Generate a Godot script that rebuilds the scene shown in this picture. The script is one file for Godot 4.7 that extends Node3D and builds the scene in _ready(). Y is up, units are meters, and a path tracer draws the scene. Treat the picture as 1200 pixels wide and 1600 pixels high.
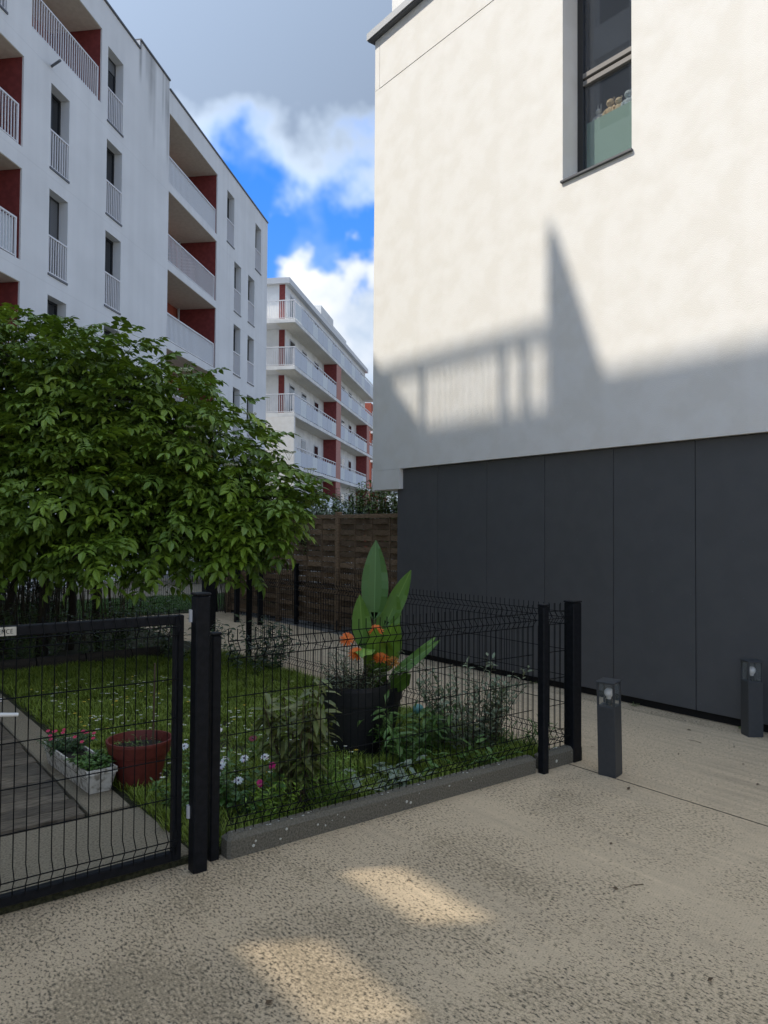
extends Node3D
# World axes: x runs at right angles to the white building's wall (wall face near x = 0), z along that wall, y up, metres.

const SUN_TO := Vector3(-0.507, 0.806, -0.304)
var rng := RandomNumberGenerator.new()
var M := {}
var names := {}

# ------------------------------------------------------------------ mesh builder
class MB:
	var v := PackedVector3Array()
	var n := PackedVector3Array()
	var u := PackedVector2Array()
	var c := PackedColorArray()
	var col := Color(1, 1, 1)
	var xf := Transform3D.IDENTITY

	func put(p: Vector3, nn: Vector3, uv: Vector2):
		v.append(xf * p)
		n.append((xf.basis * nn).normalized())
		u.append(uv)
		c.append(col)

	# corners counter-clockwise as seen from outside
	func tri(a: Vector3, b: Vector3, d: Vector3):
		var nn := (b - a).cross(d - a).normalized()
		put(a, nn, Vector2.ZERO); put(d, nn, Vector2.ZERO); put(b, nn, Vector2.ZERO)

	func quad(a: Vector3, b: Vector3, d: Vector3, e: Vector3, uva := Vector2(0, 1), uvc := Vector2(1, 0)):
		var nn := (b - a).cross(d - a).normalized()
		var t0 := uva
		var t1 := Vector2(uvc.x, uva.y)
		var t2 := uvc
		var t3 := Vector2(uva.x, uvc.y)
		put(a, nn, t0); put(d, nn, t2); put(b, nn, t1)
		put(a, nn, t0); put(e, nn, t3); put(d, nn, t2)

	func quadn(a, b, d, e, na, nb, nd, ne):
		put(a, na, Vector2.ZERO); put(d, nd, Vector2(1, 1)); put(b, nb, Vector2(1, 0))
		put(a, na, Vector2.ZERO); put(e, ne, Vector2(0, 1)); put(d, nd, Vector2(1, 1))

	func box(lo: Vector3, hi: Vector3):
		var p := [Vector3(lo.x, lo.y, lo.z), Vector3(hi.x, lo.y, lo.z), Vector3(hi.x, lo.y, hi.z), Vector3(lo.x, lo.y, hi.z), Vector3(lo.x, hi.y, lo.z), Vector3(hi.x, hi.y, lo.z), Vector3(hi.x, hi.y, hi.z), Vector3(lo.x, hi.y, hi.z)]
		quad(p[3], p[2], p[6], p[7]); quad(p[1], p[0], p[4], p[5])
		quad(p[2], p[1], p[5], p[6]); quad(p[0], p[3], p[7], p[4])
		quad(p[7], p[6], p[5], p[4]); quad(p[0], p[1], p[2], p[3])

	# box with chamfered edges
	func cbox(lo: Vector3, hi: Vector3, b: float, b_top := -1.0):
		if b_top < 0.0: b_top = b
		var rings := []
		for r in [[lo.y, b], [lo.y + b, 0.0], [hi.y - b_top, 0.0], [hi.y, b_top]]:
			var i: float = r[1]
			var y: float = r[0]
			var x0 := lo.x + i
			var x1 := hi.x - i
			var z0 := lo.z + i
			var z1 := hi.z - i
			rings.append([Vector3(x0 + b, y, z1), Vector3(x1 - b, y, z1), Vector3(x1, y, z1 - b), Vector3(x1, y, z0 + b), Vector3(x1 - b, y, z0), Vector3(x0 + b, y, z0), Vector3(x0, y, z0 + b), Vector3(x0, y, z1 - b)])
		for k in 3:
			for j in 8:
				var j2 := (j + 1) % 8
				quad(rings[k][j], rings[k][j2], rings[k + 1][j2], rings[k + 1][j])
		for j in range(1, 7):
			tri(rings[3][0], rings[3][j], rings[3][j + 1])
			tri(rings[0][0], rings[0][j + 1], rings[0][j])

	func tube(pts: Array, r0: float, r1: float, sides := 6, cap := true):
		var rings := []
		var nrm := []
		for i in pts.size():
			var t: Vector3 = (pts[mini(i + 1, pts.size() - 1)] - pts[maxi(i - 1, 0)]).normalized()
			var a := Vector3.UP if absf(t.y) < 0.9 else Vector3.RIGHT
			var e1 := t.cross(a).normalized()
			var e2 := t.cross(e1).normalized()
			var r := lerpf(r0, r1, float(i) / maxi(1, pts.size() - 1))
			var ring := []
			var rn := []
			for k in sides:
				var q := TAU * k / sides
				var dd := e1 * cos(q) + e2 * sin(q)
				rn.append(dd)
				ring.append(pts[i] + dd * r)
			rings.append(ring)
			nrm.append(rn)
		for i in rings.size() - 1:
			for k in sides:
				var k2 := (k + 1) % sides
				quadn(rings[i][k], rings[i][k2], rings[i + 1][k2], rings[i + 1][k], nrm[i][k], nrm[i][k2], nrm[i + 1][k2], nrm[i + 1][k])
		if cap:
			for k in range(1, sides - 1):
				tri(rings[-1][0], rings[-1][k], rings[-1][k + 1])
				tri(rings[0][0], rings[0][k + 1], rings[0][k])

	# profile: [radius, height] from the bottom, outside running up
	func lathe(at: Vector3, prof: Array, sides := 32, a0 := 0.0, a1 := TAU, sx := 1.0, sz := 1.0):
		for i in prof.size() - 1:
			var dr: float = prof[i + 1][0] - prof[i][0]
			var dy: float = prof[i + 1][1] - prof[i][1]
			var slope := Vector2(dy, -dr).normalized()
			for k in sides:
				var q0 := a0 + (a1 - a0) * k / sides
				var q1 := a0 + (a1 - a0) * (k + 1) / sides
				var d0 := Vector3(cos(q0) * sx, 0, -sin(q0) * sz)
				var d1 := Vector3(cos(q1) * sx, 0, -sin(q1) * sz)
				var y0 := Vector3(0, prof[i][1], 0)
				var y1 := Vector3(0, prof[i + 1][1], 0)
				var n0 := (d0 * slope.x + Vector3.UP * slope.y).normalized()
				var n1 := (d1 * slope.x + Vector3.UP * slope.y).normalized()
				quadn(at + d0 * prof[i][0] + y0, at + d1 * prof[i][0] + y0, at + d1 * prof[i + 1][0] + y1, at + d0 * prof[i + 1][0] + y1, n0, n1, n1, n0)

	func ball(at: Vector3, r: Vector3, rows := 8, cols := 12):
		for i in rows:
			for k in cols:
				var q := []
				for e in [[i, k], [i, k + 1], [i + 1, k + 1], [i + 1, k]]:
					var la: float = PI * e[0] / rows - PI / 2
					var lo: float = TAU * e[1] / cols
					q.append(Vector3(cos(la) * cos(lo), sin(la), -cos(la) * sin(lo)))
				quadn(at + q[0] * r, at + q[1] * r, at + q[2] * r, at + q[3] * r, (q[0] / r).normalized(), (q[1] / r).normalized(), (q[2] / r).normalized(), (q[3] / r).normalized())

	# a leaf folded along its midrib, bending down along its length
	func leaf(base: Vector3, dir: Vector3, up: Vector3, L: float, W: float, bend: float, fold: float, wave := 0.0, segs := 3):
		var f := dir.normalized()
		var s := f.cross(up).normalized()
		if s.length() < 0.1: s = Vector3.RIGHT
		var nn := s.cross(f).normalized()
		var prevm := base
		var prevl := base
		var prevr := base
		var shape := [0.0, 0.86, 1.0, 0.62, 0.0] if segs == 4 else ([0.0, 0.95, 0.8, 0.0] if segs == 3 else [0.0, 1.0, 0.0])
		var m := base
		for i in range(1, segs + 1):
			var t := float(i) / segs
			var ang := bend * t
			var ff := (f * cos(ang) - nn * sin(ang))
			var n2 := (nn * cos(ang) + f * sin(ang))
			m = prevm + ff * (L / segs)
			var w: float = shape[i] * W * 0.5
			var wv := wave * sin(i * 2.3) * W
			var l := m - s * w + n2 * (fold * w + wv)
			var r := m + s * w + n2 * (fold * w - wv)
			if i == 1:
				tri(prevm, m, l); tri(prevm, r, m)
			elif i == segs:
				tri(prevl, prevm, m); tri(prevm, prevr, m)
			else:
				quad(prevl, prevm, m, l); quad(prevm, prevr, r, m)
			prevm = m; prevl = l; prevr = r

	func mesh() -> ArrayMesh:
		var a := []
		a.resize(Mesh.ARRAY_MAX)
		a[Mesh.ARRAY_VERTEX] = v
		a[Mesh.ARRAY_NORMAL] = n
		a[Mesh.ARRAY_TEX_UV] = u
		a[Mesh.ARRAY_COLOR] = c
		var m := ArrayMesh.new()
		m.add_surface_from_arrays(Mesh.PRIMITIVE_TRIANGLES, a)
		return m

# ------------------------------------------------------------------ helpers
func lin(r: float, g: float, b: float) -> Color:
	return Color(r, g, b).linear_to_srgb()

func mat(col: Color, rough := 0.8, metal := 0.0) -> StandardMaterial3D:
	var m := StandardMaterial3D.new()
	m.albedo_color = col
	m.roughness = rough
	m.metallic = metal
	return m

func noise(seed_: int, freq: float, type := FastNoiseLite.TYPE_SIMPLEX_SMOOTH, oct := 4) -> FastNoiseLite:
	var f := FastNoiseLite.new()
	f.seed = seed_
	f.frequency = freq
	f.noise_type = type
	f.fractal_octaves = oct
	return f

# colour from noise, spread over the faces by triplanar mapping
func speckled(cols: Array, stops: Array, seed_: int, freq: float, scale: float, rough: float, bump := 0.0, bump_freq := 0.2) -> StandardMaterial3D:
	var m := mat(Color.WHITE, rough)
	var g := Gradient.new()
	g.offsets = PackedFloat32Array(stops)
	g.colors = PackedColorArray(cols)
	var t := NoiseTexture2D.new()
	t.width = 512; t.height = 512; t.seamless = true
	t.noise = noise(seed_, freq)
	t.color_ramp = g
	m.albedo_texture = t
	if bump > 0.0:
		var b := NoiseTexture2D.new()
		b.width = 512; b.height = 512; b.seamless = true; b.as_normal_map = true; b.bump_strength = bump
		b.noise = noise(seed_ + 7, bump_freq)
		m.normal_enabled = true
		m.normal_texture = b
	m.uv1_triplanar = true
	m.uv1_scale = Vector3.ONE * scale
	return m

func leafy(back := 0.45, rough := 0.45) -> StandardMaterial3D:
	var m := mat(Color.WHITE, rough)
	m.vertex_color_use_as_albedo = true
	m.backlight_enabled = true
	m.backlight = Color(back, back, back * 0.6)
	m.cull_mode = BaseMaterial3D.CULL_DISABLED
	return m

func numbered(s: String) -> String:
	if not names.has(s):
		names[s] = 0
		return s
	names[s] += 1
	return "%s_%03d" % [s, names[s]]

func tag(o: Node, label := "", category := "", group := "", kind := ""):
	if label: o.set_meta("label", label)
	if category: o.set_meta("category", category)
	if group: o.set_meta("group", group)
	if kind: o.set_meta("kind", kind)

func thing(called: String, label: String, category: String, at := Vector3.ZERO, turn := 0.0, group := "") -> Node3D:
	var o := Node3D.new()
	o.name = numbered(called)
	add_child(o)
	o.position = at
	o.rotation.y = turn
	tag(o, label, category, group)
	return o

func part(called: String, mb, m: Material, parent: Node) -> MeshInstance3D:
	var o := MeshInstance3D.new()
	o.name = called
	o.mesh = mb.mesh() if mb is MB else mb
	o.material_override = m
	parent.add_child(o, true)
	return o

func solo(called: String, mb: MB, m: Material, label: String, category: String, at := Vector3.ZERO, group := "", kind := "") -> MeshInstance3D:
	var o := part(numbered(called), mb, m, self)
	o.position = at
	tag(o, label, category, group, kind)
	return o

func structure(called: String, mb: MB, m: Material) -> MeshInstance3D:
	var o := part(numbered(called), mb, m, self)
	tag(o, "", "", "", "structure")
	return o

func bx(called: String, lo: Vector3, hi: Vector3, m: Material, parent: Node, bevel := 0.0) -> MeshInstance3D:
	var b := MB.new()
	if bevel > 0.0: b.cbox(lo, hi, bevel)
	else: b.box(lo, hi)
	return part(called, b, m, parent)

func r(a: float, b: float) -> float:
	return rng.randf_range(a, b)

# ------------------------------------------------------------------ sky
var sky_n := []
func sky_color(d: Vector3) -> Color:
	var el := rad_to_deg(asin(clampf(d.y, -1, 1)))
	if el < -2.0:
		return Color(0.22, 0.21, 0.19)
	var n1: float = sky_n[0].get_noise_3dv(d * 100.0)
	var n2: float = sky_n[1].get_noise_3dv(d * 100.0)
	var n3: float = sky_n[2].get_noise_3dv(d * 100.0)
	var blue := Color(0.024, 0.15, 0.54).lerp(Color(0.14, 0.32, 0.64), pow(clampf(1.0 - el / 34.0, 0, 1), 1.6))
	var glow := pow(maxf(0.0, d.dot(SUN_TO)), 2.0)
	# high grey layer
	var hi := smoothstep(24.6, 29.6, el + 5.0 * n1 + 7.0 * n2)
	var edge := smoothstep(25.0, 36.0, el + 4.0 * n1 + 4.0 * n2)
	var grey := Color(0.38, 0.445, 0.53).lerp(Color(0.134, 0.170, 0.230), clampf(edge * 1.9 + 0.18 * n3, 0, 1))
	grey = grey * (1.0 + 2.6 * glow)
	# low heaped clouds
	var cu := smoothstep(-0.8, 1.1, 20.2 - el + 4.0 * n1 + 6.0 * n2)
	var puff := clampf(0.58 + 1.3 * n2 + 0.9 * n3 - 0.014 * (14.0 - el), 0, 1)
	var white := Color(0.27, 0.34, 0.44).lerp(Color(0.53, 0.55, 0.58), puff)
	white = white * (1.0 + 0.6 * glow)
	var wisp := smoothstep(0.18, 0.6, n3 + n1 * 0.5) * 0.25
	var s := blue.lerp(Color(0.5, 0.58, 0.68), wisp)
	s = s.lerp(white, cu)
	s = s.lerp(grey, hi)
	s.a = 1.0
	return s

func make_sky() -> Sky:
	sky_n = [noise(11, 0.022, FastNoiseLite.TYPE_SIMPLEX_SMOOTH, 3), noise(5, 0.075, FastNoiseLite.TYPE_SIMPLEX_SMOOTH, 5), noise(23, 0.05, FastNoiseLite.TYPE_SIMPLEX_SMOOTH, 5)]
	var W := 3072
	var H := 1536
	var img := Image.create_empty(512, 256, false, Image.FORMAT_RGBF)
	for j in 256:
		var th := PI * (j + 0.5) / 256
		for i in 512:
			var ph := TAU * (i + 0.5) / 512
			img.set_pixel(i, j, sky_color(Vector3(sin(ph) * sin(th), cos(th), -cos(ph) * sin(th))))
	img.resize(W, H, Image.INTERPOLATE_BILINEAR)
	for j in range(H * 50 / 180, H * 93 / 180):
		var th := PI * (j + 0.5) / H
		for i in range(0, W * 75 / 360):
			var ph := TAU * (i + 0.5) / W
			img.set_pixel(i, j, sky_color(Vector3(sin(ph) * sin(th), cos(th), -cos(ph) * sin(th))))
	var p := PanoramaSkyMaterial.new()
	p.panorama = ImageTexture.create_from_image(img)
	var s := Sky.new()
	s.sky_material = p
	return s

# ------------------------------------------------------------------ materials
func concrete_material() -> StandardMaterial3D:
	var W := 2048
	var H := 1024
	var a_im := noise(3, 0.22, FastNoiseLite.TYPE_SIMPLEX_SMOOTH, 4).get_seamless_image(W, H / 2)
	a_im.resize(W, H, Image.INTERPOLATE_CUBIC)
	var a := a_im.get_data()
	var fine := noise(4, 0.45, FastNoiseLite.TYPE_SIMPLEX_SMOOTH, 3).get_seamless_image(W, H).get_data()
	var big := noise(9, 0.0045, FastNoiseLite.TYPE_SIMPLEX_SMOOTH, 4).get_seamless_image(W, H).get_data()
	var st := noise(6, 0.035, FastNoiseLite.TYPE_SIMPLEX_SMOOTH, 3).get_seamless_image(W, 48)
	st.resize(W, H, Image.INTERPOLATE_CUBIC)
	var streak := st.get_data()
	# dark oily stains at their places: x, z, radius x, radius z, strength
	var stains := [[-2.42, 0.33, 0.42, 0.16, 0.55], [-2.2, 0.1, 0.22, 0.09, 0.5], [-3.9, 0.50, 0.30, 0.16, 0.3], [-2.75, 0.62, 0.5, 0.25, 0.25], [-4.75, 0.85, 0.5, 0.28, 0.35], [-5.3, 0.9, 0.7, 0.4, 0.28], [-3.6, 0.95, 0.25, 0.5, 0.25]]
	# paler trowel ridges: x, z from, z to
	var ridges := [[-4.02, 0.3, 1.5], [-4.28, 0.9, 2.3], [-3.45, 0.2, 1.3], [-4.95, 0.2, 0.9], [-3.05, 0.5, 1.6], [-2.6, 0.9, 2.0]]
	var out := PackedByteArray()
	out.resize(W * H * 3)
	var hgt := PackedByteArray()
	hgt.resize(W * H)
	var k := 0
	for j in H:
		var z := -0.4 + 3.2 * j / H
		var near_stain := []
		for s in stains:
			if absf(z - s[1]) < s[3] * 1.6: near_stain.append(s)
		var near_ridge := []
		for s in ridges:
			if z > s[1] and z < s[2]: near_ridge.append([s[0] + 0.03 * sin(z * 2.1 + s[0]), minf(1.0, minf(z - s[1], s[2] - z) * 4.0)])
		for i in W:
			var x := -6.6 + 6.4 * i / W
			var g := (big[k] - 128) / 128.0
			var f := (fine[k] - 128) / 128.0
			var p := (a[k] - 128) / 128.0
			var q := (streak[k] - 128) / 128.0
			var soot := 0.0
			for s in near_stain:
				var e: float = pow((x - s[0]) / s[2], 2.0) + pow((z - s[1]) / s[3], 2.0)
				if e < 2.2: soot = maxf(soot, s[4] * (1.0 - e / 2.2))
			var dark := clampf((p * 0.75 + f * 0.7 + 0.30 * q + 0.40 * g + 0.02 + 0.7 * soot - 0.15 * clampf(x + 4.2, -0.6, 2.2)) * 2.4, 0.0, 1.0)
			var gr := (((k * 7919) ^ (k >> 5) * 104729) & 255) / 255.0 - 0.5
			var val := 1.0 + 0.12 * g + 0.26 * f + 0.16 * q + 0.16 * p + 0.14 * gr - 0.62 * dark - 0.4 * clampf((p + 0.3 * f - 0.30) * 5.0, 0.0, 1.0)
			for s in near_ridge:
				var e2: float = absf(x - s[0] + 0.012 * f)
				if e2 < 0.02: val += 0.22 * s[1] * (1.0 - e2 / 0.02) * clampf(0.6 + p * 2.0, 0.0, 1.0)
			val = clampf(val, 0.12, 1.35)
			out[k * 3] = int(clampf(pow(0.63 * val, 0.4545) * 255, 0, 255))
			out[k * 3 + 1] = int(clampf(pow(0.495 * val, 0.4545) * 255, 0, 255))
			out[k * 3 + 2] = int(clampf(pow((0.325 - 0.015 * dark) * val, 0.4545) * 255, 0, 255))
			hgt[k] = int(clampf(140 + 60 * f - 70 * dark + 30 * q, 0, 255))
			k += 1
	var m := mat(Color.WHITE, 0.92)
	var im := Image.create_from_data(W, H, false, Image.FORMAT_RGB8, out)
	m.albedo_texture = ImageTexture.create_from_image(im)
	var hi := Image.create_from_data(W, H, false, Image.FORMAT_L8, hgt)
	hi.convert(Image.FORMAT_RGBA8)
	hi.bump_map_to_normal_map(2.2)
	m.normal_enabled = true
	m.normal_texture = ImageTexture.create_from_image(hi)
	m.normal_scale = 0.8
	return m

# white render of the long block, with the grey run-off streaks below its roof edge (u along the front, v down from the roof)
func facade_material() -> StandardMaterial3D:
	var W := 1024
	var H := 768
	var x0 := -13.0
	var len_ := 32.4
	var a := noise(31, 0.012, FastNoiseLite.TYPE_SIMPLEX_SMOOTH, 5).get_seamless_image(W, H).get_data()
	var s2 := noise(32, 0.05, FastNoiseLite.TYPE_SIMPLEX_SMOOTH, 3).get_seamless_image(W, 20)
	s2.resize(W, H, Image.INTERPOLATE_CUBIC)
	var s := s2.get_data()
	# streaks: x, width, length, strength
	var runs := [[4.54, 0.07, 1.5, 0.8], [5.35, 0.12, 2.6, 0.55], [5.6, 0.07, 3.4, 0.5], [6.3, 0.06, 2.0, 0.5], [6.75, 0.09, 3.6, 0.7], [6.55, 0.06, 2.4, 0.5], [5.0, 0.08, 1.2, 0.3], [-0.3, 0.3, 5.0, 0.06], [2.9, 0.5, 4.0, 0.05], [9.0, 0.9, 1.2, 0.06], [13.1, 0.05, 9.0, 0.10], [5.0, 0.3, 9.0, 0.06]]
	var out := PackedByteArray()
	out.resize(W * H * 3)
	var k := 0
	for j in H:
		var y := 18.6 * (1.0 - (j + 0.5) / H)
		var down := 18.4 - y
		for i in W:
			var x := x0 + len_ * i / W
			var g := (a[k] - 128) / 128.0
			var q := (s[k] - 128) / 128.0
			var val := 1.0 + 0.06 * g + 0.045 * q
			for w in runs:
				if absf(x - w[0]) < w[1] * 2.5 and down < w[2]:
					val -= w[3] * (1.0 - pow(down / w[2], 2.0)) * clampf(1.0 - absf(x - w[0]) / (w[1] * 2.2) + 0.5 * q, 0, 1) * (0.75 + 0.6 * g)
			# day joints between the floors
			for yj in [14.25, 11.3, 8.35, 5.4]:
				if absf(y - yj) < 0.016: val -= 0.07
			out[k * 3] = int(clampf(pow(0.755 * val, 0.4545) * 255, 0, 255))
			out[k * 3 + 1] = int(clampf(pow(0.765 * val, 0.4545) * 255, 0, 255))
			out[k * 3 + 2] = int(clampf(pow(0.765 * val, 0.4545) * 255, 0, 255))
			k += 1
	var m := mat(Color.WHITE, 0.9)
	m.albedo_texture = ImageTexture.create_from_image(Image.create_from_data(W, H, false, Image.FORMAT_RGB8, out))
	return m

func make_materials():
	M.concrete = concrete_material()
	M.facade = facade_material()
	M.stucco = speckled([lin(0.785, 0.765, 0.715), lin(0.81, 0.79, 0.745), lin(0.825, 0.81, 0.77)], [0.25, 0.5, 0.75], 41, 0.006, 0.25, 0.93, 0.9, 0.3)
	M.stucco.uv1_scale = Vector3.ONE * 0.7
	M.white_wall = speckled([lin(0.70, 0.70, 0.68), lin(0.80, 0.80, 0.78)], [0.3, 0.7], 43, 0.008, 0.2, 0.9)
	M.panel = speckled([lin(0.079, 0.081, 0.084), lin(0.085, 0.087, 0.090)], [0.3, 0.7], 45, 0.01, 0.6, 0.55)
	M.panel_b = speckled([lin(0.082, 0.083, 0.085), lin(0.089, 0.090, 0.092)], [0.3, 0.7], 46, 0.012, 0.6, 0.5)
	M.black = mat(lin(0.006, 0.006, 0.006), 0.9)
	M.fence_paint = speckled([lin(0.006, 0.007, 0.009), lin(0.010, 0.011, 0.014)], [0.3, 0.7], 47, 0.03, 1.5, 0.5)
	M.fence_paint.metallic_specular = 0.3
	M.wire = mat(lin(0.004, 0.005, 0.006), 0.5)
	M.wire.metallic_specular = 0.25
	M.bollard = speckled([lin(0.040, 0.044, 0.048), lin(0.044, 0.048, 0.052)], [0.3, 0.7], 48, 0.02, 2.0, 0.5)
	M.kerb = speckled([lin(0.10, 0.088, 0.062), lin(0.155, 0.14, 0.105), lin(0.20, 0.185, 0.145)], [0.2, 0.5, 0.85], 49, 0.12, 1.2, 0.95, 2.5, 0.35)
	M.lichen = mat(lin(0.55, 0.55, 0.48), 0.95)
	M.slab = speckled([lin(0.17, 0.145, 0.095), lin(0.27, 0.23, 0.16), lin(0.33, 0.285, 0.205)], [0.2, 0.5, 0.85], 50, 0.10, 1.2, 0.95, 5.0, 0.3)
	M.soil = speckled([lin(0.022, 0.022, 0.009), lin(0.045, 0.048, 0.016), lin(0.06, 0.055, 0.03)], [0.3, 0.5, 0.75], 51, 0.05, 1.5, 1.0, 6.0, 0.2)
	M.asphalt = speckled([lin(0.10, 0.10, 0.09), lin(0.17, 0.165, 0.15)], [0.3, 0.7], 52, 0.02, 0.4, 0.95)
	for k in 4:
		var d := 0.75 + 0.17 * k
		var w := speckled([lin(0.10 * d, 0.064 * d, 0.036 * d), lin(0.185 * d, 0.125 * d, 0.072 * d), lin(0.24 * d, 0.17 * d, 0.105 * d)], [0.25, 0.5, 0.8], 60 + k, 0.03, 1.0, 0.85, 4.0, 0.06)
		w.uv1_scale = Vector3(0.6, 7.0, 0.6)
		M["slat%d" % k] = w
		var e := speckled([lin(0.06 * d, 0.048 * d, 0.033 * d), lin(0.12 * d, 0.098 * d, 0.07 * d), lin(0.18 * d, 0.15 * d, 0.11 * d)], [0.25, 0.5, 0.8], 70 + k, 0.03, 1.0, 0.9, 4.0, 0.05)
		e.uv1_scale = Vector3(0.5, 6.0, 6.0)
		M["board%d" % k] = e
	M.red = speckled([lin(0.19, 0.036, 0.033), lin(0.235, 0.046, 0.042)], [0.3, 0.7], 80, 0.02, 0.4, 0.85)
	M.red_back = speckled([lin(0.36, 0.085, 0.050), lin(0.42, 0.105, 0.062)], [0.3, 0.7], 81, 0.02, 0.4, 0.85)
	M.pink = speckled([lin(0.42, 0.20, 0.165), lin(0.48, 0.235, 0.195)], [0.3, 0.7], 82, 0.03, 0.4, 0.85)
	M.soffit = speckled([lin(0.70, 0.66, 0.56), lin(0.76, 0.72, 0.62)], [0.3, 0.7], 83, 0.02, 0.4, 0.9)
	M.rail = mat(lin(0.72, 0.72, 0.74), 0.45)
	M.canvas = speckled([lin(0.64, 0.69, 0.71), lin(0.74, 0.78, 0.79)], [0.3, 0.7], 84, 0.03, 0.6, 0.8)
	M.canvas_b = speckled([lin(0.50, 0.54, 0.60), lin(0.64, 0.68, 0.74)], [0.3, 0.7], 85, 0.05, 0.8, 0.75)
	M.dark_frame = mat(lin(0.022, 0.023, 0.025), 0.4)
	M.metal_cap = mat(lin(0.11, 0.115, 0.125), 0.5, 0.3)
	M.transom = mat(lin(0.20, 0.19, 0.18), 0.5)
	M.zinc = mat(lin(0.50, 0.51, 0.52), 0.45, 0.2)
	M.pane = mat(lin(0.018, 0.020, 0.023), 0.06)
	M.shutter = mat(lin(0.13, 0.135, 0.14), 0.6)
	M.bark = speckled([lin(0.035, 0.028, 0.02), lin(0.075, 0.062, 0.046)], [0.3, 0.7], 90, 0.05, 3.0, 0.95, 5.0, 0.2)
	M.stem = mat(lin(0.12, 0.17, 0.05), 0.7)
	M.brown_stem = mat(lin(0.085, 0.06, 0.035), 0.85)
	M.cane = mat(lin(0.075, 0.062, 0.035), 0.7)
	M.leaf = leafy()
	M.dark_leaf = leafy(0.3, 0.4)
	M.grass = leafy(0.5, 0.6)
	M.petal = leafy(0.5, 0.6)
	M.black_pot = speckled([lin(0.010, 0.010, 0.011), lin(0.016, 0.016, 0.017)], [0.3, 0.7], 91, 0.03, 2.0, 0.6)
	M.red_pot = speckled([lin(0.125, 0.022, 0.016), lin(0.165, 0.030, 0.021)], [0.3, 0.7], 92, 0.03, 2.0, 0.55)
	M.white_pot = speckled([lin(0.22, 0.20, 0.16), lin(0.52, 0.50, 0.44), lin(0.62, 0.60, 0.54)], [0.22, 0.45, 0.7], 93, 0.02, 2.0, 0.7)
	M.compost = mat(lin(0.02, 0.015, 0.01), 1.0)
	M.handle = mat(lin(0.75, 0.75, 0.72), 0.3, 0.1)
	M.bulb = mat(lin(0.75, 0.75, 0.72), 0.3)
	var g := mat(Color(0.6, 0.65, 0.65, 0.06), 0.03)
	g.metallic_specular = 0.25
	g.transparency = BaseMaterial3D.TRANSPARENCY_ALPHA
	M.clear = g
	var g2 := mat(Color(0.35, 0.38, 0.42, 0.22), 0.02)
	g2.transparency = BaseMaterial3D.TRANSPARENCY_ALPHA
	M.window_glass = g2
	var g3 := mat(Color(0.25, 0.26, 0.25, 0.22), 0.03)  # glass of the added sun openings, its alpha sets how bright their patches are
	g3.transparency = BaseMaterial3D.TRANSPARENCY_ALPHA
	M.added_sun_glass = g3

# ------------------------------------------------------------------ walls with openings
# openings: [x0, x1, y0, y1, depth]; the front face lies at z = 0 facing +z
func pierced(mb: MB, x0: float, x1: float, y0: float, y1: float, openings: Array, uvo: Vector2, uvs: Vector2):
	var xs := [x0, x1]
	var ys := [y0, y1]
	for o in openings:
		for q in [o[0], o[1]]:
			if q > x0 and q < x1 and not xs.has(q): xs.append(q)
		for q in [o[2], o[3]]:
			if q > y0 and q < y1 and not ys.has(q): ys.append(q)
	xs.sort(); ys.sort()
	var uvf := func(x: float, y: float) -> Vector2: return Vector2((x - uvo.x) / uvs.x, 1.0 - (y - uvo.y) / uvs.y)
	for j in ys.size() - 1:
		for i in xs.size() - 1:
			var cx: float = (xs[i] + xs[i + 1]) / 2
			var cy: float = (ys[j] + ys[j + 1]) / 2
			var solid := true
			for o in openings:
				if cx > o[0] and cx < o[1] and cy > o[2] and cy < o[3]: solid = false
			if solid:
				mb.quad(Vector3(xs[i], ys[j], 0), Vector3(xs[i + 1], ys[j], 0), Vector3(xs[i + 1], ys[j + 1], 0), Vector3(xs[i], ys[j + 1], 0), uvf.call(xs[i], ys[j]), uvf.call(xs[i + 1], ys[j + 1]))
	for o in openings:
		var a: float = o[0]; var b: float = o[1]; var c: float = o[2]; var e: float = o[3]; var dd: float = -o[4]
		var t: Vector2 = uvf.call(a, c)
		var t2: Vector2 = uvf.call(a + 0.2, e)
		mb.quad(Vector3(a, c, 0), Vector3(a, c, dd), Vector3(a, e, dd), Vector3(a, e, 0), t, t2)
		mb.quad(Vector3(b, c, dd), Vector3(b, c, 0), Vector3(b, e, 0), Vector3(b, e, dd), t, t2)
		mb.quad(Vector3(a, e, dd), Vector3(b, e, dd), Vector3(b, e, 0), Vector3(a, e, 0), t, t2)
		mb.quad(Vector3(a, c, 0), Vector3(b, c, 0), Vector3(b, c, dd), Vector3(a, c, dd), t, t2)

func bars(mb: MB, x0: float, x1: float, y0: float, y1: float, z: float, step: float, w := 0.022):
	var n_ := int(round((x1 - x0) / step))
	for k in n_ + 1:
		var x := x0 + (x1 - x0) * k / n_
		mb.box(Vector3(x - w / 2, y0, z - w / 2), Vector3(x + w / 2, y1, z + w / 2))

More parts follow.
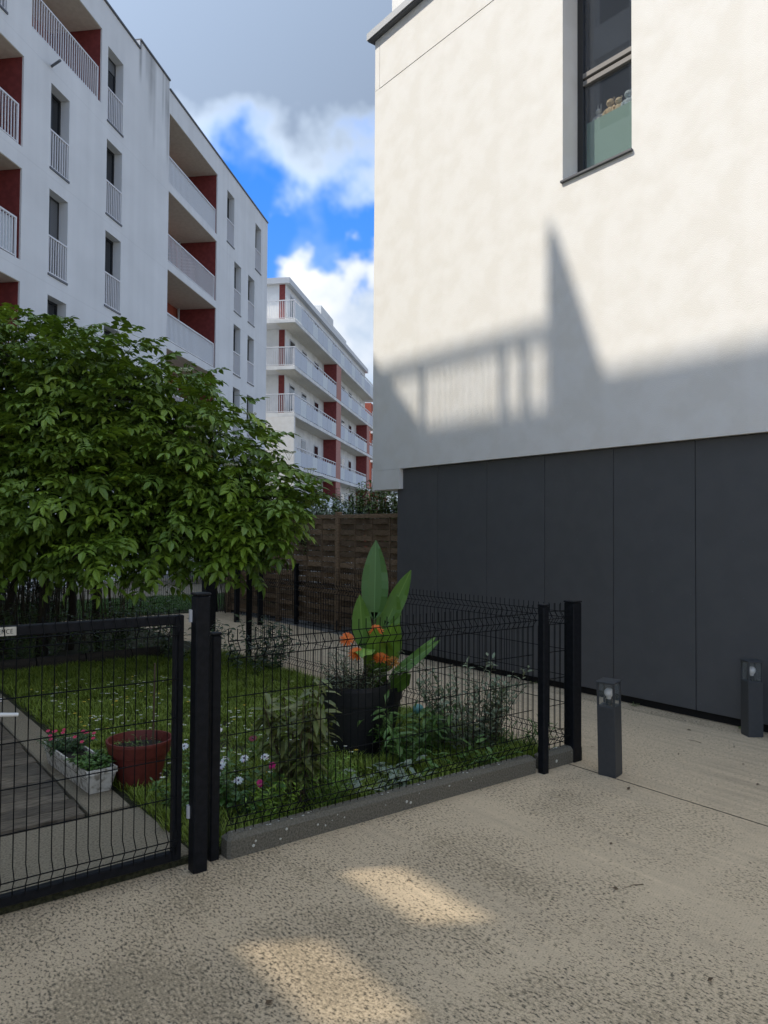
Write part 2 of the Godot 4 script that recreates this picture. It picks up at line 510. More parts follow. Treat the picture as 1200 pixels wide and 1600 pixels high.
# window with a guard rail in a recess of the long block
func block_window(parent: Node, x0: float, x1: float, y0: float, y1: float, look: int, bare := false):
	var w := Node3D.new()
	w.name = "window"
	parent.add_child(w, true)
	var f := MB.new()
	var zf := -0.27
	for e in [[x0, x0 + 0.06, y0, y1], [x1 - 0.06, x1, y0, y1], [x0 + 0.06, x1 - 0.06, y1 - 0.06, y1], [x0 + 0.06, x1 - 0.06, y0, y0 + 0.06], [(x0 + x1) / 2 - 0.03, (x0 + x1) / 2 + 0.03, y0 + 0.06, y1 - 0.06]]:
		f.box(Vector3(e[0], e[2], zf - 0.05), Vector3(e[1], e[3], zf))
	part("frame", f, M.dark_frame, w)
	bx("pane", Vector3(x0 + 0.06, y0 + 0.06, zf - 0.04), Vector3(x1 - 0.06, y1 - 0.06, zf - 0.03), M.pane, w)
	if look > 0:
		var drop: float = [0.0, 0.35, 1.0, 1.35][look]
		var s := MB.new()
		var k := 0
		while k * 0.05 < drop:
			var yy := y1 - 0.06 - k * 0.05
			s.cbox(Vector3(x0 + 0.062, yy - 0.048, zf - 0.025), Vector3(x1 - 0.062, yy, zf - 0.008), 0.004)
			k += 1
		tag(part("roller_shutter", s, M.shutter, w), "", "", "", "stuff")
	bx("sill", Vector3(x0 - 0.02, y0 - 0.04, -0.26), Vector3(x1 + 0.02, y0 + 0.015, 0.03), M.metal_cap, w)
	if not bare:
		var g := MB.new()
		bars(g, x0 + 0.05, x1 - 0.05, y0 + 0.07, y0 + 1.03, -0.03, 0.115, 0.03)
		tag(part("guard_bars", g, M.rail, w), "", "", "", "stuff")
		bx("top_rail", Vector3(x0, y0 + 1.03, -0.055), Vector3(x1, y0 + 1.075, 0.0), M.rail, w)
		bx("bottom_rail", Vector3(x0, y0 + 0.035, -0.05), Vector3(x1, y0 + 0.07, -0.01), M.rail, w)

# loggia: look 0 open bars, 1 canvas behind the bars, 2 bars with brushwood lattice
func loggia(parent: Node, x0: float, x1: float, y0: float, y1: float, look: int, furn := true):
	var l := Node3D.new()
	l.name = "loggia"
	parent.add_child(l, true)
	var d := -1.75
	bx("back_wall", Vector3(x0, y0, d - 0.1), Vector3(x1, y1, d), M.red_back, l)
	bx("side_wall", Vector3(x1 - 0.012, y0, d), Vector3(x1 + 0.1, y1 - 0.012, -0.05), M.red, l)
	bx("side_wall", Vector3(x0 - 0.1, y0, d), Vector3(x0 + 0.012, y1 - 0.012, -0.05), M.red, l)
	bx("ceiling", Vector3(x0 + 0.012, y1 - 0.01, d), Vector3(x1 - 0.012, y1 + 0.06, -0.02), M.soffit, l)
	bx("floor_slab", Vector3(x0 + 0.012, y0 - 0.06, d), Vector3(x1 - 0.012, y0 + 0.01, -0.02), M.soffit, l)
	var dx := x0 + (x1 - x0) * 0.18
	var door := bx("door", Vector3(dx, y0 + 0.01, d), Vector3(dx + 1.5, y0 + 2.15, d + 0.03), M.dark_frame, l)
	bx("pane", Vector3(dx + 0.06, y0 + 0.1, d + 0.03), Vector3(dx + 0.72, y0 + 2.07, d + 0.036), M.pane, door)
	bx("pane", Vector3(dx + 0.78, y0 + 0.1, d + 0.03), Vector3(dx + 1.44, y0 + 2.07, d + 0.036), M.pane, door)
	if furn:
		var p := MB.new()
		p.tube([Vector3(x1 - 0.22, y0, d + 0.12), Vector3(x1 - 0.22, y1 - 0.02, d + 0.12)], 0.05, 0.05, 10)
		part("drain_pipe", p, M.zinc, l)
		bx("door", Vector3(x1 - 1.05, y0 + 0.01, d), Vector3(x1 - 0.42, y0 + 2.15, d + 0.03), M.dark_frame, l)
	var xr := x1 - 0.12
	var g := MB.new()
	bars(g, x0 + 0.04, xr - 0.04, y0 + 0.08, y0 + 1.02, -0.06, 0.115, 0.026)
	tag(part("guard_bars", g, M.rail, l), "", "", "", "stuff")
	bx("top_rail", Vector3(x0, y0 + 1.02, -0.085), Vector3(xr, y0 + 1.065, -0.035), M.rail, l)
	bx("bottom_rail", Vector3(x0, y0 + 0.05, -0.08), Vector3(xr, y0 + 0.08, -0.04), M.rail, l)
	bx("rail_post", Vector3(xr - 0.045, y0, -0.085), Vector3(xr, y0 + 1.02, -0.035), M.rail, l)
	if look == 1:
		var mid := x0 + (xr - x0) * 0.48
		bx("canvas_screen", Vector3(x0 + 0.03, y0 + 0.09, -0.12), Vector3(mid - 0.02, y0 + 1.0, -0.105), M.canvas, l)
		bx("canvas_screen", Vector3(mid, y0 + 0.09, -0.118), Vector3(xr - 0.05, y0 + 1.0, -0.103), M.canvas, l)
	elif look == 2:
		var lat := MB.new()
		for k in 26:
			var x := x0 + 0.4 + k * 0.09
			for s in [-1, 1]:
				lat.tube([Vector3(x - 0.3 * s, y0 + 0.1, -0.11), Vector3(x + 0.3 * s, y0 + 0.95, -0.11)], 0.008, 0.008, 4)
		tag(part("lattice", lat, M.pink, l), "", "", "", "stuff")

func long_block():
	var t := thing("apartment_building", "long white five storey apartment block with dark red loggias and run-off streaks", "building", Vector3(-0.94, 0, -18.72), deg_to_rad(44.4))
	var wins := []
	for y in [11.55, 8.62, 5.7, 2.8]: wins.append([-0.58, 0.32, y, y + 2.34])
	for y in [14.5, 11.55, 8.65, 5.7, 2.8]: wins.append([2.40, 3.38, y, y + 2.36])
	wins.append([-3.45, -2.5, 14.5, 16.86])
	wins.append([13.04, 13.99, 14.8, 17.15])
	for y in [11.9, 8.95, 6.0, 3.05]: wins.append([14.06, 15.02, y, y + 2.34])
	wins.append([17.1, 18.05, 14.95, 17.3])
	for y in [11.95, 8.95, 6.0, 3.05]: wins.append([16.06, 17.05, y, y + 2.34])
	var logs := [[-1.48, 2.02, 14.82, 17.15, 0]]
	for k in 4: logs.append([-5.8, -1.78, 11.48 - 2.93 * k, 13.85 - 2.93 * k, [0, 1, 0, 0][k]])
	for k in 5: logs.append([6.9, 11.82, 14.6 - 2.95 * k, 17.25 - 2.95 * k, [1, 2, 1, 0, 0][k]])
	for y in [14.5, 11.55, 8.62, 5.7]:
		wins.append([-8.2, -7.2, y, y + 2.34])
		wins.append([-11.2, -10.2, y, y + 2.34])
	var op := []
	for w in wins: op.append([w[0], w[1], w[2], w[3], 0.34])
	for l in logs: op.append([l[0], l[1], l[2], l[3], 0.06])
	var uvo := Vector2(-13.0, 0)
	var uvs := Vector2(32.4, 18.6)
	var mb := MB.new()
	var sec := [[-12.8, -6.3, 18.55], [-6.3, 4.48, 18.1], [4.48, 6.86, 18.42], [6.86, 19.15, 18.1]]
	for s in sec:
		var sub := []
		for o in op:
			if o[0] >= s[0] - 0.2 and o[1] <= s[1] + 0.2: sub.append(o)
		pierced(mb, s[0], s[1], 0.0, s[2], sub, uvo, uvs)
		var u0 := Vector2(0.98, 0.9)
		var u1 := Vector2(0.99, 0.2)
		mb.quad(Vector3(s[0], 0, -11), Vector3(s[0], 0, 0), Vector3(s[0], s[2], 0), Vector3(s[0], s[2], -11), u0, u1)
		mb.quad(Vector3(s[1], 0, 0), Vector3(s[1], 0, -11), Vector3(s[1], s[2], -11), Vector3(s[1], s[2], 0), u0, u1)
		mb.quad(Vector3(s[0], s[2], 0), Vector3(s[1], s[2], 0), Vector3(s[1], s[2], -11), Vector3(s[0], s[2], -11), u0, u1)
		mb.quad(Vector3(s[1], 0, -11), Vector3(s[0], 0, -11), Vector3(s[0], s[2], -11), Vector3(s[1], s[2], -11), u0, u1)
	part("wall", mb, M.facade, t)
	for s in sec:
		bx("roof_edge", Vector3(s[0] + (0.0 if s[0] < 0 else 0.01), s[2] + 0.002, -0.3), Vector3(s[1] - 0.0, s[2] + 0.06, 0.05), M.metal_cap, t)
	bx("roof_box", Vector3(3.9, 18.17, -1.2), Vector3(4.47, 18.5, -0.32), M.white_wall, t)
	for i in wins.size():
		var w: Array = wins[i]
		block_window(t, w[0], w[1], w[2], w[3], [0, 3, 0, 0, 1, 0, 0, 0, 0, 0][i % 10])
	for l in logs: loggia(t, l[0], l[1], l[2], l[3], l[4], l[0] > 5)
	var sp := MB.new()
	sp.tube([Vector3(-0.55, 14.35, -0.05), Vector3(-0.85, 14.3, 0.42)], 0.035, 0.035, 8)
	part("rain_spout", sp, M.metal_cap, t)

func balcony_block():
	var t := thing("apartment_building", "white apartment block with wrapping balconies of pale panels and pink piers", "building", Vector3(15.757, 0, -34.247), deg_to_rad(43.46))
	bx("wall", Vector3(1.4, 0, -9), Vector3(27, 16.5, -1.0), M.white_wall, t)
	bx("end_wall", Vector3(0, 0, -9), Vector3(0.28, 8.28, -0.03), M.stucco, t)
	bx("roof_edge", Vector3(1.15, 16.502, -9.1), Vector3(27.1, 16.85, -0.72), M.zinc, t)
	bx("roof_box", Vector3(9.6, 16.852, -4.0), Vector3(13.4, 17.7, -0.9), M.white_wall, t)
	bx("roof_box", Vector3(14.2, 16.852, -5.0), Vector3(19.0, 17.5, -1.1), M.white_wall, t)
	var tops := [14.0, 11.25, 8.5, 5.45, 2.6]
	for k in 5:
		var y: float = tops[k]
		var b := Node3D.new()
		b.name = "balcony"
		t.add_child(b, true)
		var x0 := 0.0 if k < 3 else 0.28
		var s := MB.new()
		s.cbox(Vector3(x0, y - 0.22, -1.0), Vector3(27.3 - k * 0.3, y, 0.0), 0.012)
		part("slab", s, M.white_wall, b)
		if k < 3:
			bx("slab", Vector3(x0, y - 0.22, -8.6), Vector3(1.4, y, -1.0), M.white_wall, b)
			bx("soffit", Vector3(0.1, y - 0.24, -1.2), Vector3(1.3, y - 0.222, -0.1), M.soffit, b)
		bx("soffit", Vector3(x0 + 0.1, y - 0.238, -1.0), Vector3(26.0, y - 0.2225, -0.12), M.soffit, b)
		# panels along the side
		var spans := [[x0 + 0.06, 27.2]] if k == 0 else [[x0 + 0.06, 10.95], [12.5, 22.8 if k > 2 else 27.0]]
		for sp in spans:
			var n_ := int((sp[1] - sp[0]) / 1.3)
			var w: float = (sp[1] - sp[0]) / n_
			for q in n_:
				var h := 0.92 if q > 1 or k > 2 else 1.02
				bx("rail_panel", Vector3(sp[0] + q * w + 0.02, y + 0.06, -0.07), Vector3(sp[0] + q * w + w - 0.02, y + h, -0.045), M.canvas_b if (q * 7 + k) % 3 else M.canvas, b)
			var ps := MB.new()
			bars(ps, sp[0], sp[1], y, y + 1.1, -0.09, 0.65, 0.04)
			tag(part("rail_posts", ps, M.rail, b), "", "", "", "stuff")
			bx("top_rail", Vector3(sp[0], y + 1.1, -0.11), Vector3(sp[1], y + 1.15, -0.05), M.rail, b)
		if k < 3:
			var eb := MB.new()
			eb.xf = Transform3D(Basis(Vector3.UP, -PI / 2), Vector3(0.06, 0, 0))
			bars(eb, -2.6, -0.04, y + 0.08, y + 1.08, 0.0, 0.11, 0.026)
			tag(part("guard_bars", eb, M.rail, b), "", "", "", "stuff")
			bx("top_rail", Vector3(0.03, y + 1.08, -2.6), Vector3(0.09, y + 1.13, -0.04), M.rail, b)
			bx("bottom_rail", Vector3(0.03, y + 0.05, -2.6), Vector3(0.09, y + 0.08, -0.04), M.rail, b)
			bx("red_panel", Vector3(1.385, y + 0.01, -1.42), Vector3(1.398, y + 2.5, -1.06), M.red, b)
	for p in [[10.98, 12.45], [23.0, 24.3]]:
		var top := 13.76
		for k in 4:
			var lo: float = [11.25, 8.5, 5.45, 2.6][k]
			var hi_: float = [13.76, 11.03, 8.28, 5.23][k]
			if p[0] > 20 and k == 0: continue
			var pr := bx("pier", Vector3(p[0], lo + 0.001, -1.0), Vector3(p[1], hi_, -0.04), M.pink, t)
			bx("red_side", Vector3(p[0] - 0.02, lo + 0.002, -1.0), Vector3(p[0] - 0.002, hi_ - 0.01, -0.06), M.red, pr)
	for k in 5:
		var y: float = tops[k]
		for x in [2.2, 5.0, 8.2, 13.6, 16.8, 19.6, 24.8]:
			var fr := bx("window", Vector3(x, y + 0.02, -1.0), Vector3(x + 1.1, y + 2.15, -0.96), M.zinc, t)
			bx("pane", Vector3(x + 0.07, y + 0.1, -0.96), Vector3(x + 1.03, y + 2.05, -0.952), M.pane, fr)

# neighbouring block outside the frame: its roof line and terrace throw the shade on the white wall and the garden
func shading_block():
	var t := thing("apartment_building", "tall pale block facing the white building, with roof terrace rail and two added windows passing sun to the ground", "building", Vector3(-10.1, 0, 0), PI / 2)
	# local x = -world z, local z = world x
	var op := [[2.62, 3.42, 9.35, 10.25, 0.3], [1.90, 2.70, 8.25, 9.2, 0.3]]  # two openings added out of view to throw light patches on the concrete
	var w2 := []
	for y in [1.0, 3.9, 6.8, 9.7, 12.6, 15.5]:
		for x in [-0.9, 4.5, 6.2, 8.2]:
			op.append([x, x + 1.1, y, y + 2.0, 0.2])
			w2.append([x, x + 1.1, y, y + 2.0])
	var mb := MB.new()
	pierced(mb, -1.6, 10.9, 0.0, 18.95, op, Vector2(-20, 0), Vector2(40, 19))
	part("wall", mb, M.white_wall, t)
	var back := MB.new()
	back.xf = Transform3D(Basis.IDENTITY, Vector3(0, 0, -4.0))
	pierced(back, -1.6, 10.9, 0.0, 18.95, [[3.6, 6.7, 13.2, 18.2, 0.2]], Vector2(-20, 0), Vector2(40, 19))  # rear opening added so the sun passes through to the two front ones
	part("rear_wall", back, M.white_wall, t)
	bx("roof", Vector3(-1.6, 18.95, -4.2), Vector3(10.9, 18.97, 0.0), M.zinc, t)
	bx("side_wall", Vector3(-1.6, 0, -4.0), Vector3(-1.4, 18.95, -0.01), M.white_wall, t)
	bx("side_wall", Vector3(10.6, 0, -4.0), Vector3(10.9, 18.95, -0.01), M.white_wall, t)
	bx("parapet", Vector3(-1.6, 18.972, -0.25), Vector3(7.9, 19.22, -0.0), M.white_wall, t)
	bx("privacy_screen", Vector3(7.88, 18.972, -1.14), Vector3(7.98, 20.9, -0.002), M.white_wall, t)
	for s in [[2.62, 3.42, 9.35, 10.25], [1.90, 2.70, 8.25, 9.2]]:
		bx("added_sun_window", Vector3(s[0], s[2], -0.15), Vector3(s[1], s[3], -0.14), M.added_sun_glass, t)  # made-up window, only there to shape a sun patch on the forecourt
	for s in w2:
		var f := bx("window", Vector3(s[0], s[2], -0.2), Vector3(s[1], s[3], -0.15), M.rail, t)
		bx("pane", Vector3(s[0] + 0.07, s[2] + 0.07, -0.15), Vector3(s[1] - 0.07, s[3] - 0.07, -0.145), M.pane, f)
	var g := MB.new()
	bars(g, 8.05, 11.0, 18.97, 19.85, -0.05, 0.11, 0.022)
	tag(part("guard_bars", g, M.rail, t), "", "", "", "stuff")
	bx("top_rail", Vector3(7.98, 19.80, -0.1), Vector3(11.2, 19.92, -0.02), M.rail, t)
	for x in [8.3, 8.62, 10.05]:
		bx("rail_post", Vector3(x, 18.972, -0.08), Vector3(x + 0.06, 19.80, -0.03), M.rail, t)

func white_building():
	var t := thing("white_building", "white rendered building with dark grey cladding panels along its base", "building")
	var fx := -0.06
	# window opening in the wall: z -1.745..-0.905, y 5.35..8.0 ; groove at y 7.9
	var mb := MB.new()
	mb.xf = Transform3D(Basis(Vector3.UP, -PI / 2), Vector3(fx, 0, 0))   # local x = world z, local z = -world x
	var op := [[-1.745, -0.905, 5.36, 7.86, 0.27]]
	pierced(mb, -5.10, 16.0, 2.49, 7.885, op, Vector2(0, 0), Vector2(1, 1))
	part("upper_wall", mb, M.stucco, t)
	var top := MB.new()
	top.xf = mb.xf
	top.box(Vector3(-4.99, 7.897, -0.2), Vector3(16.0, 8.62, 0.0))
	part("top_band", top, M.stucco, t)
	var c2 := MB.new()
	c2.xf = mb.xf
	c2.box(Vector3(-5.10, 7.897, -0.2), Vector3(-4.998, 8.62, 0.0))
	part("top_band", c2, M.stucco, t)
	bx("groove", Vector3(fx + 0.012, 7.87, -5.09), Vector3(fx + 0.03, 8.6, 16.0), M.white_wall, t)
	bx("end_wall", Vector3(fx + 0.002, 2.22, -5.103), Vector3(9.0, 8.62, -5.0), M.stucco, t)
	bx("downstand", Vector3(fx, 2.22, -5.1), Vector3(0.25, 2.488, -4.49), M.stucco, t)
	bx("soffit", Vector3(fx + 0.004, 2.492, -4.49), Vector3(0.4, 2.56, 16.0), M.stucco, t)
	bx("roof", Vector3(-0.03, 8.6, -5.07), Vector3(9.0, 8.64, 16.0), M.zinc, t)
	bx("rear_wall", Vector3(8.9, 0, -5.0), Vector3(9.0, 8.6, 16.0), M.white_wall, t)
	bx("side_wall", Vector3(0.3, 0, 15.9), Vector3(9.0, 8.6, 16.0), M.white_wall, t)
	bx("cornice", Vector3(fx - 0.09, 8.642, -5.19), Vector3(0.5, 8.74, 16.0), M.zinc, t)
	bx("cornice", Vector3(fx - 0.075, 8.622, -5.175), Vector3(0.4, 8.641, 16.0), M.metal_cap, t)
	for k in 5:
		var z0 := -4.95 + k * 1.25
		bx("roof_screen", Vector3(0.12, 8.742, z0), Vector3(0.16, 9.95, z0 + 1.18), M.white_wall, t)
		bx("screen_post", Vector3(0.10, 8.742, z0 + 1.19), Vector3(0.18, 10.0, z0 + 1.24), M.zinc, t)
	# base: black recess and panels
	bx("plinth", Vector3(0.05, 0.0, -4.6), Vector3(0.3, 0.12, 16.0), M.black, t)
	bx("backing", Vector3(0.028, 0.07, -4.6), Vector3(0.3, 2.47, 16.0), M.black, t)
	var z := -4.61
	var edges := [-4.61, -3.787, -2.914, -2.04, -1.166, -0.30]
	while edges[-1] < 15.0: edges.append(edges[-1] + 0.87)
	for k in edges.size() - 1:
		var b := MB.new()
		b.cbox(Vector3(0.0, 0.075, edges[k] + 0.004), Vector3(0.026, 2.484, edges[k + 1] - 0.004), 0.002)
		var p := part("cladding_panel", b, M.panel if k % 3 else M.panel_b, t)
		if k < 8:
			var sc := MB.new()
			for y in [0.14, 0.62, 1.1, 1.58, 2.06, 2.42]:
				for zz in [edges[k] + 0.045, (edges[k] + edges[k + 1]) / 2, edges[k + 1] - 0.045]:
					sc.ball(Vector3(0.0, y, zz), Vector3(0.003, 0.006, 0.006), 4, 6)
			tag(part("screw_heads", sc, M.metal_cap, p), "", "", "", "stuff")
	bx("end_panel", Vector3(0.03, 0.07, -4.63), Vector3(9.0, 2.22, -4.612), M.panel, t)
	# window
	var w := Node3D.new()
	w.name = "window"
	t.add_child(w)
	var f := MB.new()
	var xf := 0.2
	for e in [[-1.743, -1.665, 5.39, 7.85], [-0.985, -0.907, 5.39, 7.85], [-1.665, -0.985, 5.39, 5.43], [-1.665, -0.985, 7.78, 7.85]]:
		f.cbox(Vector3(xf - 0.02, e[2], e[0]), Vector3(xf + 0.05, e[3], e[1]), 0.004)
	part("frame", f, M.dark_frame, w)
	bx("transom", Vector3(xf - 0.03, 6.42, -1.664), Vector3(xf + 0.05, 6.475, -0.986), M.transom, w, 0.005)
	bx("transom", Vector3(xf - 0.035, 6.50, -1.664), Vector3(xf + 0.05, 6.555, -0.986), M.transom, w, 0.005)
	bx("pane", Vector3(xf, 5.43, -1.665), Vector3(xf + 0.008, 6.42, -0.985), M.window_glass, w)
	bx("pane", Vector3(xf, 6.555, -1.665), Vector3(xf + 0.008, 7.78, -0.985), M.window_glass, w)
	bx("sill", Vector3(fx - 0.03, 5.335, -1.76), Vector3(xf - 0.02, 5.362, -0.89), M.metal_cap, w, 0.004)
	# room behind the window
	var room := MB.new()
	var rm := mat(lin(0.34, 0.35, 0.40), 0.9)
	room.box(Vector3(2.6, 5.0, -3.2), Vector3(2.7, 8.2, 0.8))
	room.box(Vector3(0.26, 5.0, -3.3), Vector3(2.7, 8.2, -3.2))
	room.box(Vector3(0.26, 5.0, 0.8), Vector3(2.7, 8.2, 0.9))
	room.box(Vector3(0.26, 4.9, -3.3), Vector3(2.7, 5.0, 0.9))
	room.box(Vector3(0.26, 8.2, -3.3), Vector3(2.7, 8.3, 0.9))
	part("room", room, rm, t)
	bx("window_shelf", Vector3(0.265, 6.02, -1.68), Vector3(0.45, 6.04, -0.95), M.white_wall, t)
	var mint := mat(lin(0.32, 0.52, 0.43), 0.6)
	var board := MB.new()
	board.box(Vector3(0.24, 5.40, -1.68), Vector3(0.262, 6.04, -0.93))
	solo("privacy_board", board, mint, "mint green board standing behind the lower window pane", "board")

func plush(label: String, at: Vector3, s: float, colr: Color, ears: int):
	var t := thing("plush_toy", label, "toy", at, -PI / 2, "plush toys lined up behind the window")
	var m := mat(colr, 0.95)
	m.rim_enabled = true; m.rim = 0.5
	var b := MB.new()
	b.ball(Vector3(0, 0.055, 0) * s, Vector3(0.05, 0.058, 0.045) * s)
	part("body", b, m, t)
	var h := MB.new()
	h.ball(Vector3(0, 0.145, 0.005) * s, Vector3(0.046, 0.043, 0.042) * s)
	h.ball(Vector3(0, 0.135, 0.044) * s, Vector3(0.018, 0.015, 0.015) * s, 6, 8)
	part("head", h, m, t)
	for k in [-1, 1]:
		var e := MB.new()
		if ears == 0: e.ball(Vector3(0.036 * k, 0.182, 0) * s, Vector3(0.017, 0.017, 0.009) * s, 6, 8)
		else: e.ball(Vector3(0.024 * k, 0.215, -0.01) * s, Vector3(0.012, 0.045, 0.008) * s, 6, 8)
		part("ear", e, m, t)
		var a := MB.new()
		a.tube([Vector3(0.042 * k, 0.09, 0) * s, Vector3(0.066 * k, 0.055, 0.03) * s], 0.02 * s, 0.016 * s, 8)
		part("arm", a, m, t)
		var l := MB.new()
		l.tube([Vector3(0.025 * k, 0.02, 0.02) * s, Vector3(0.04 * k, 0.02, 0.075) * s], 0.024 * s, 0.02 * s, 8)
		part("leg", l, m, t)

# ------------------------------------------------------------------ fences
func wire_mesh(y0: float, y1: float, folds: Array) -> ArrayMesh:
	var pts := [Vector3(0, y0, 0)]
	for f in folds:
		pts.append(Vector3(0, f - 0.045, 0)); pts.append(Vector3(0, f, 0.035)); pts.append(Vector3(0, f + 0.045, 0))
	pts.append(Vector3(0, y1, 0))
	var b := MB.new()
	b.tube(pts, 0.0026, 0.0026, 5)
	return b.mesh()

# a welded panel from a to b (on the ground), its folds standing out to the right of a->b... turned by the node
func wire_panel(parent: Node, a: Vector3, b: Vector3, y0: float, y1: float, folds: Array, levels: Array, single := true, step := 0.05):
	var L := (b - a).length()
	var dirv := (b - a) / L
	var yaw := atan2(-dirv.z, dirv.x)
	var n_ := int(L / step)
	var bas := Basis(Vector3.UP, yaw)
	if single:
		var m := wire_mesh(y0, y1, folds)
		for k in n_ + 1:
			var w := part("wire", m, M.wire, parent)
			w.transform = Transform3D(bas, a + dirv * (L * k / n_))
	else:
		var mb := MB.new()
		for k in n_ + 1:
			var p := a + dirv * (L * k / n_)
			mb.tube([p + Vector3(0, y0, 0), p + Vector3(0, y1, 0)], 0.0028, 0.0028, 3, false)
		tag(part("wire_mesh", mb, M.wire, parent), "", "", "", "stuff")
	for lv in levels:
		var h := MB.new()
		var off: float = 0.035 if folds.has(lv) else 0.0
		off += 0.004
		h.tube([Vector3(0, 0, off), Vector3(L * 0.5, r(-0.003, 0.003), off), Vector3(L, 0, off)], 0.003, 0.003, 5)
		var o := part("cross_wire", h, M.wire, parent)
		o.transform = Transform3D(bas, a + Vector3(0, lv, 0))

func post(parent: Node, at: Vector3, w: float, h: float, d := -1.0) -> MeshInstance3D:
	if d < 0: d = w
	var b := MB.new()
	b.cbox(Vector3(-w / 2, -0.02, -d / 2), Vector3(w / 2, h, d / 2), 0.006)
	var p := part("post", b, M.fence_paint, parent)
	p.position = at
	var c := MB.new()
	c.cbox(Vector3(-w / 2 - 0.003, h + 0.001, -d / 2 - 0.003), Vector3(w / 2 + 0.003, h + 0.014, d / 2 + 0.003), 0.004)
	part("cap", c, M.fence_paint, p)
	return p

func fences():
	var f := thing("mesh_fence", "dark welded mesh fence standing on the lichen spotted kerb", "fence", Vector3(-3.4, 0, -0.17))
	var o := -f.position
	post(f, Vector3(-4.765, 0, -0.12) + o, 0.072, 1.33)
	post(f, Vector3(-4.655, 0, -0.19) + o, 0.05, 1.12)
	post(f, Vector3(-2.265, 0, -0.105) + o, 0.056, 1.14)
	post(f, Vector3(-1.87, 0, -0.17) + o, 0.092, 1.14)
	wire_panel(f, Vector3(-4.59, 0, -0.175) + o, Vector3(-2.30, 0, -0.175) + o, 0.115, 1.145, [0.2, 1.04], [0.155, 0.2, 0.245, 0.42, 0.61, 0.80, 0.995, 1.04, 1.085])
	wire_panel(f, Vector3(-2.24, 0, -0.175) + o, Vector3(-1.94, 0, -0.175) + o, 0.115, 1.145, [0.2, 1.04], [0.155, 0.2, 0.245, 0.42, 0.61, 0.80, 0.995, 1.04, 1.085])
	for hy in [1.2, 0.25]:
		var hg := MB.new()
		hg.tube([Vector3(-4.80, hy, -0.15) + o, Vector3(-4.80, hy + 0.06, -0.15) + o], 0.014, 0.014, 8)
		part("hinge", hg, M.zinc, f)

	var s := thing("mesh_fence", "dark welded mesh fence running along the path beside the grey panels", "fence", Vector3(-1.87, 0, -2.7))
	var so := -s.position
	for z in [-2.706, -5.26]:
		post(s, Vector3(-1.87, 0, z) + so, 0.06, 1.14)
	for k in 2:
		wire_panel(s, Vector3(-1.86, 0, -0.25 - 2.53 * k) + so, Vector3(-1.86, 0, -2.67 - 2.55 * k) + so, 0.05, 1.12, [0.15, 1.02], [0.105, 0.15, 0.195, 0.4, 0.6, 0.79, 0.975, 1.02, 1.065])
	# gate
	var g := thing("garden_gate", "dark framed mesh gate with white lever handle across the deck path", "gate", Vector3(-5.35, 0, -0.17))
	var go := -g.position
	var gx0 := -5.92
	var gx1 := -4.83
	for e in [["stile", gx1 - 0.045, gx1, 0.05, 1.235], ["stile", gx0, gx0 + 0.045, 0.05, 1.235], ["top_rail", gx0 + 0.046, gx1 - 0.046, 1.19, 1.235], ["bottom_rail", gx0 + 0.046, gx1 - 0.046, 0.05, 0.095]]:
		bx(e[0], Vector3(e[1], e[3], -0.205) + go, Vector3(e[2], e[4], -0.165) + go, M.fence_paint, g, 0.004)
	wire_panel(g, Vector3(gx0 + 0.03, 0, -0.158) + go, Vector3(gx1 - 0.03, 0, -0.158) + go, 0.085, 1.265, [0.17, 1.185], [0.125, 0.17, 0.36, 0.55, 0.74, 0.93, 1.14, 1.185])
	var hd := MB.new()
	hd.tube([Vector3(-5.78, 0.885, -0.09) + go, Vector3(-5.68, 0.885, -0.085) + go, Vector3(-5.585, 0.872, -0.09) + go], 0.011, 0.008, 8)
	part("handle", hd, M.handle, g)
	var hd2 := MB.new()
	hd2.tube([Vector3(-5.78, 0.915, -0.23) + go, Vector3(-5.62, 0.912, -0.23) + go], 0.010, 0.008, 8)
	part("handle", hd2, M.handle, g)
	bx("lock_case", Vector3(-5.81, 0.80, -0.205) + go, Vector3(-5.75, 0.98, -0.11) + go, M.fence_paint, g, 0.004)
	var pl := bx("name_plate", Vector3(-5.71, 1.195, -0.164) + go, Vector3(-5.583, 1.232, -0.1605) + go, mat(lin(0.62, 0.58, 0.48), 0.6), g)
	var tm := TextMesh.new()
	var fnt := SystemFont.new()
	fnt.font_names = PackedStringArray(["Droid Sans"])
	tm.font = fnt
	tm.text = "ENCE"
	tm.font_size = 16
	tm.pixel_size = 0.0016
	tm.depth = 0.0006
	var tx := part("lettering", tm, M.black, pl)
	tx.position = Vector3(-5.625, 1.213, -0.160) + go
	# fences beyond the garden
	var f3 := thing("mesh_fence", "mesh fence with tall dark posts in front of the woven timber screen", "fence", Vector3(0.4, 0, -7.5))
	var o3 := -f3.position
	for p in [Vector3(0.62, 0, -8.3), Vector3(-0.05, 0, -8.4), Vector3(0.3, 0, -9.5), Vector3(0.72, 0, -5.9)]:
		post(f3, p + o3, 0.07, 1.05 if p.x > 0.5 else 1.15)
	wire_panel(f3, Vector3(0.3, 0, -9.5) + o3, Vector3(0.62, 0, -8.3) + o3, 0.04, 1.02, [], [0.1, 0.5, 0.97], false)
	wire_panel(f3, Vector3(0.62, 0, -8.26) + o3, Vector3(0.74, 0, -5.8) + o3, 0.04, 1.02, [], [0.1, 0.5, 0.97], false)
	var f4 := thing("mesh_fence", "far mesh fence in front of the pale lane behind the elder bush", "fence", Vector3(-1.0, 0, -10.5))
	var o4 := -f4.position
	for p in [Vector3(-2.4, 0, -9.9), Vector3(0.2, 0, -10.8), Vector3(-0.2, 0, -9.0)]:
		post(f4, p + o4, 0.08, 1.25)
	wire_panel(f4, Vector3(-3.6, 0, -9.5) + o4, Vector3(0.2, 0, -10.8) + o4, 0.04, 1.15, [], [0.1, 0.6, 1.1], false)
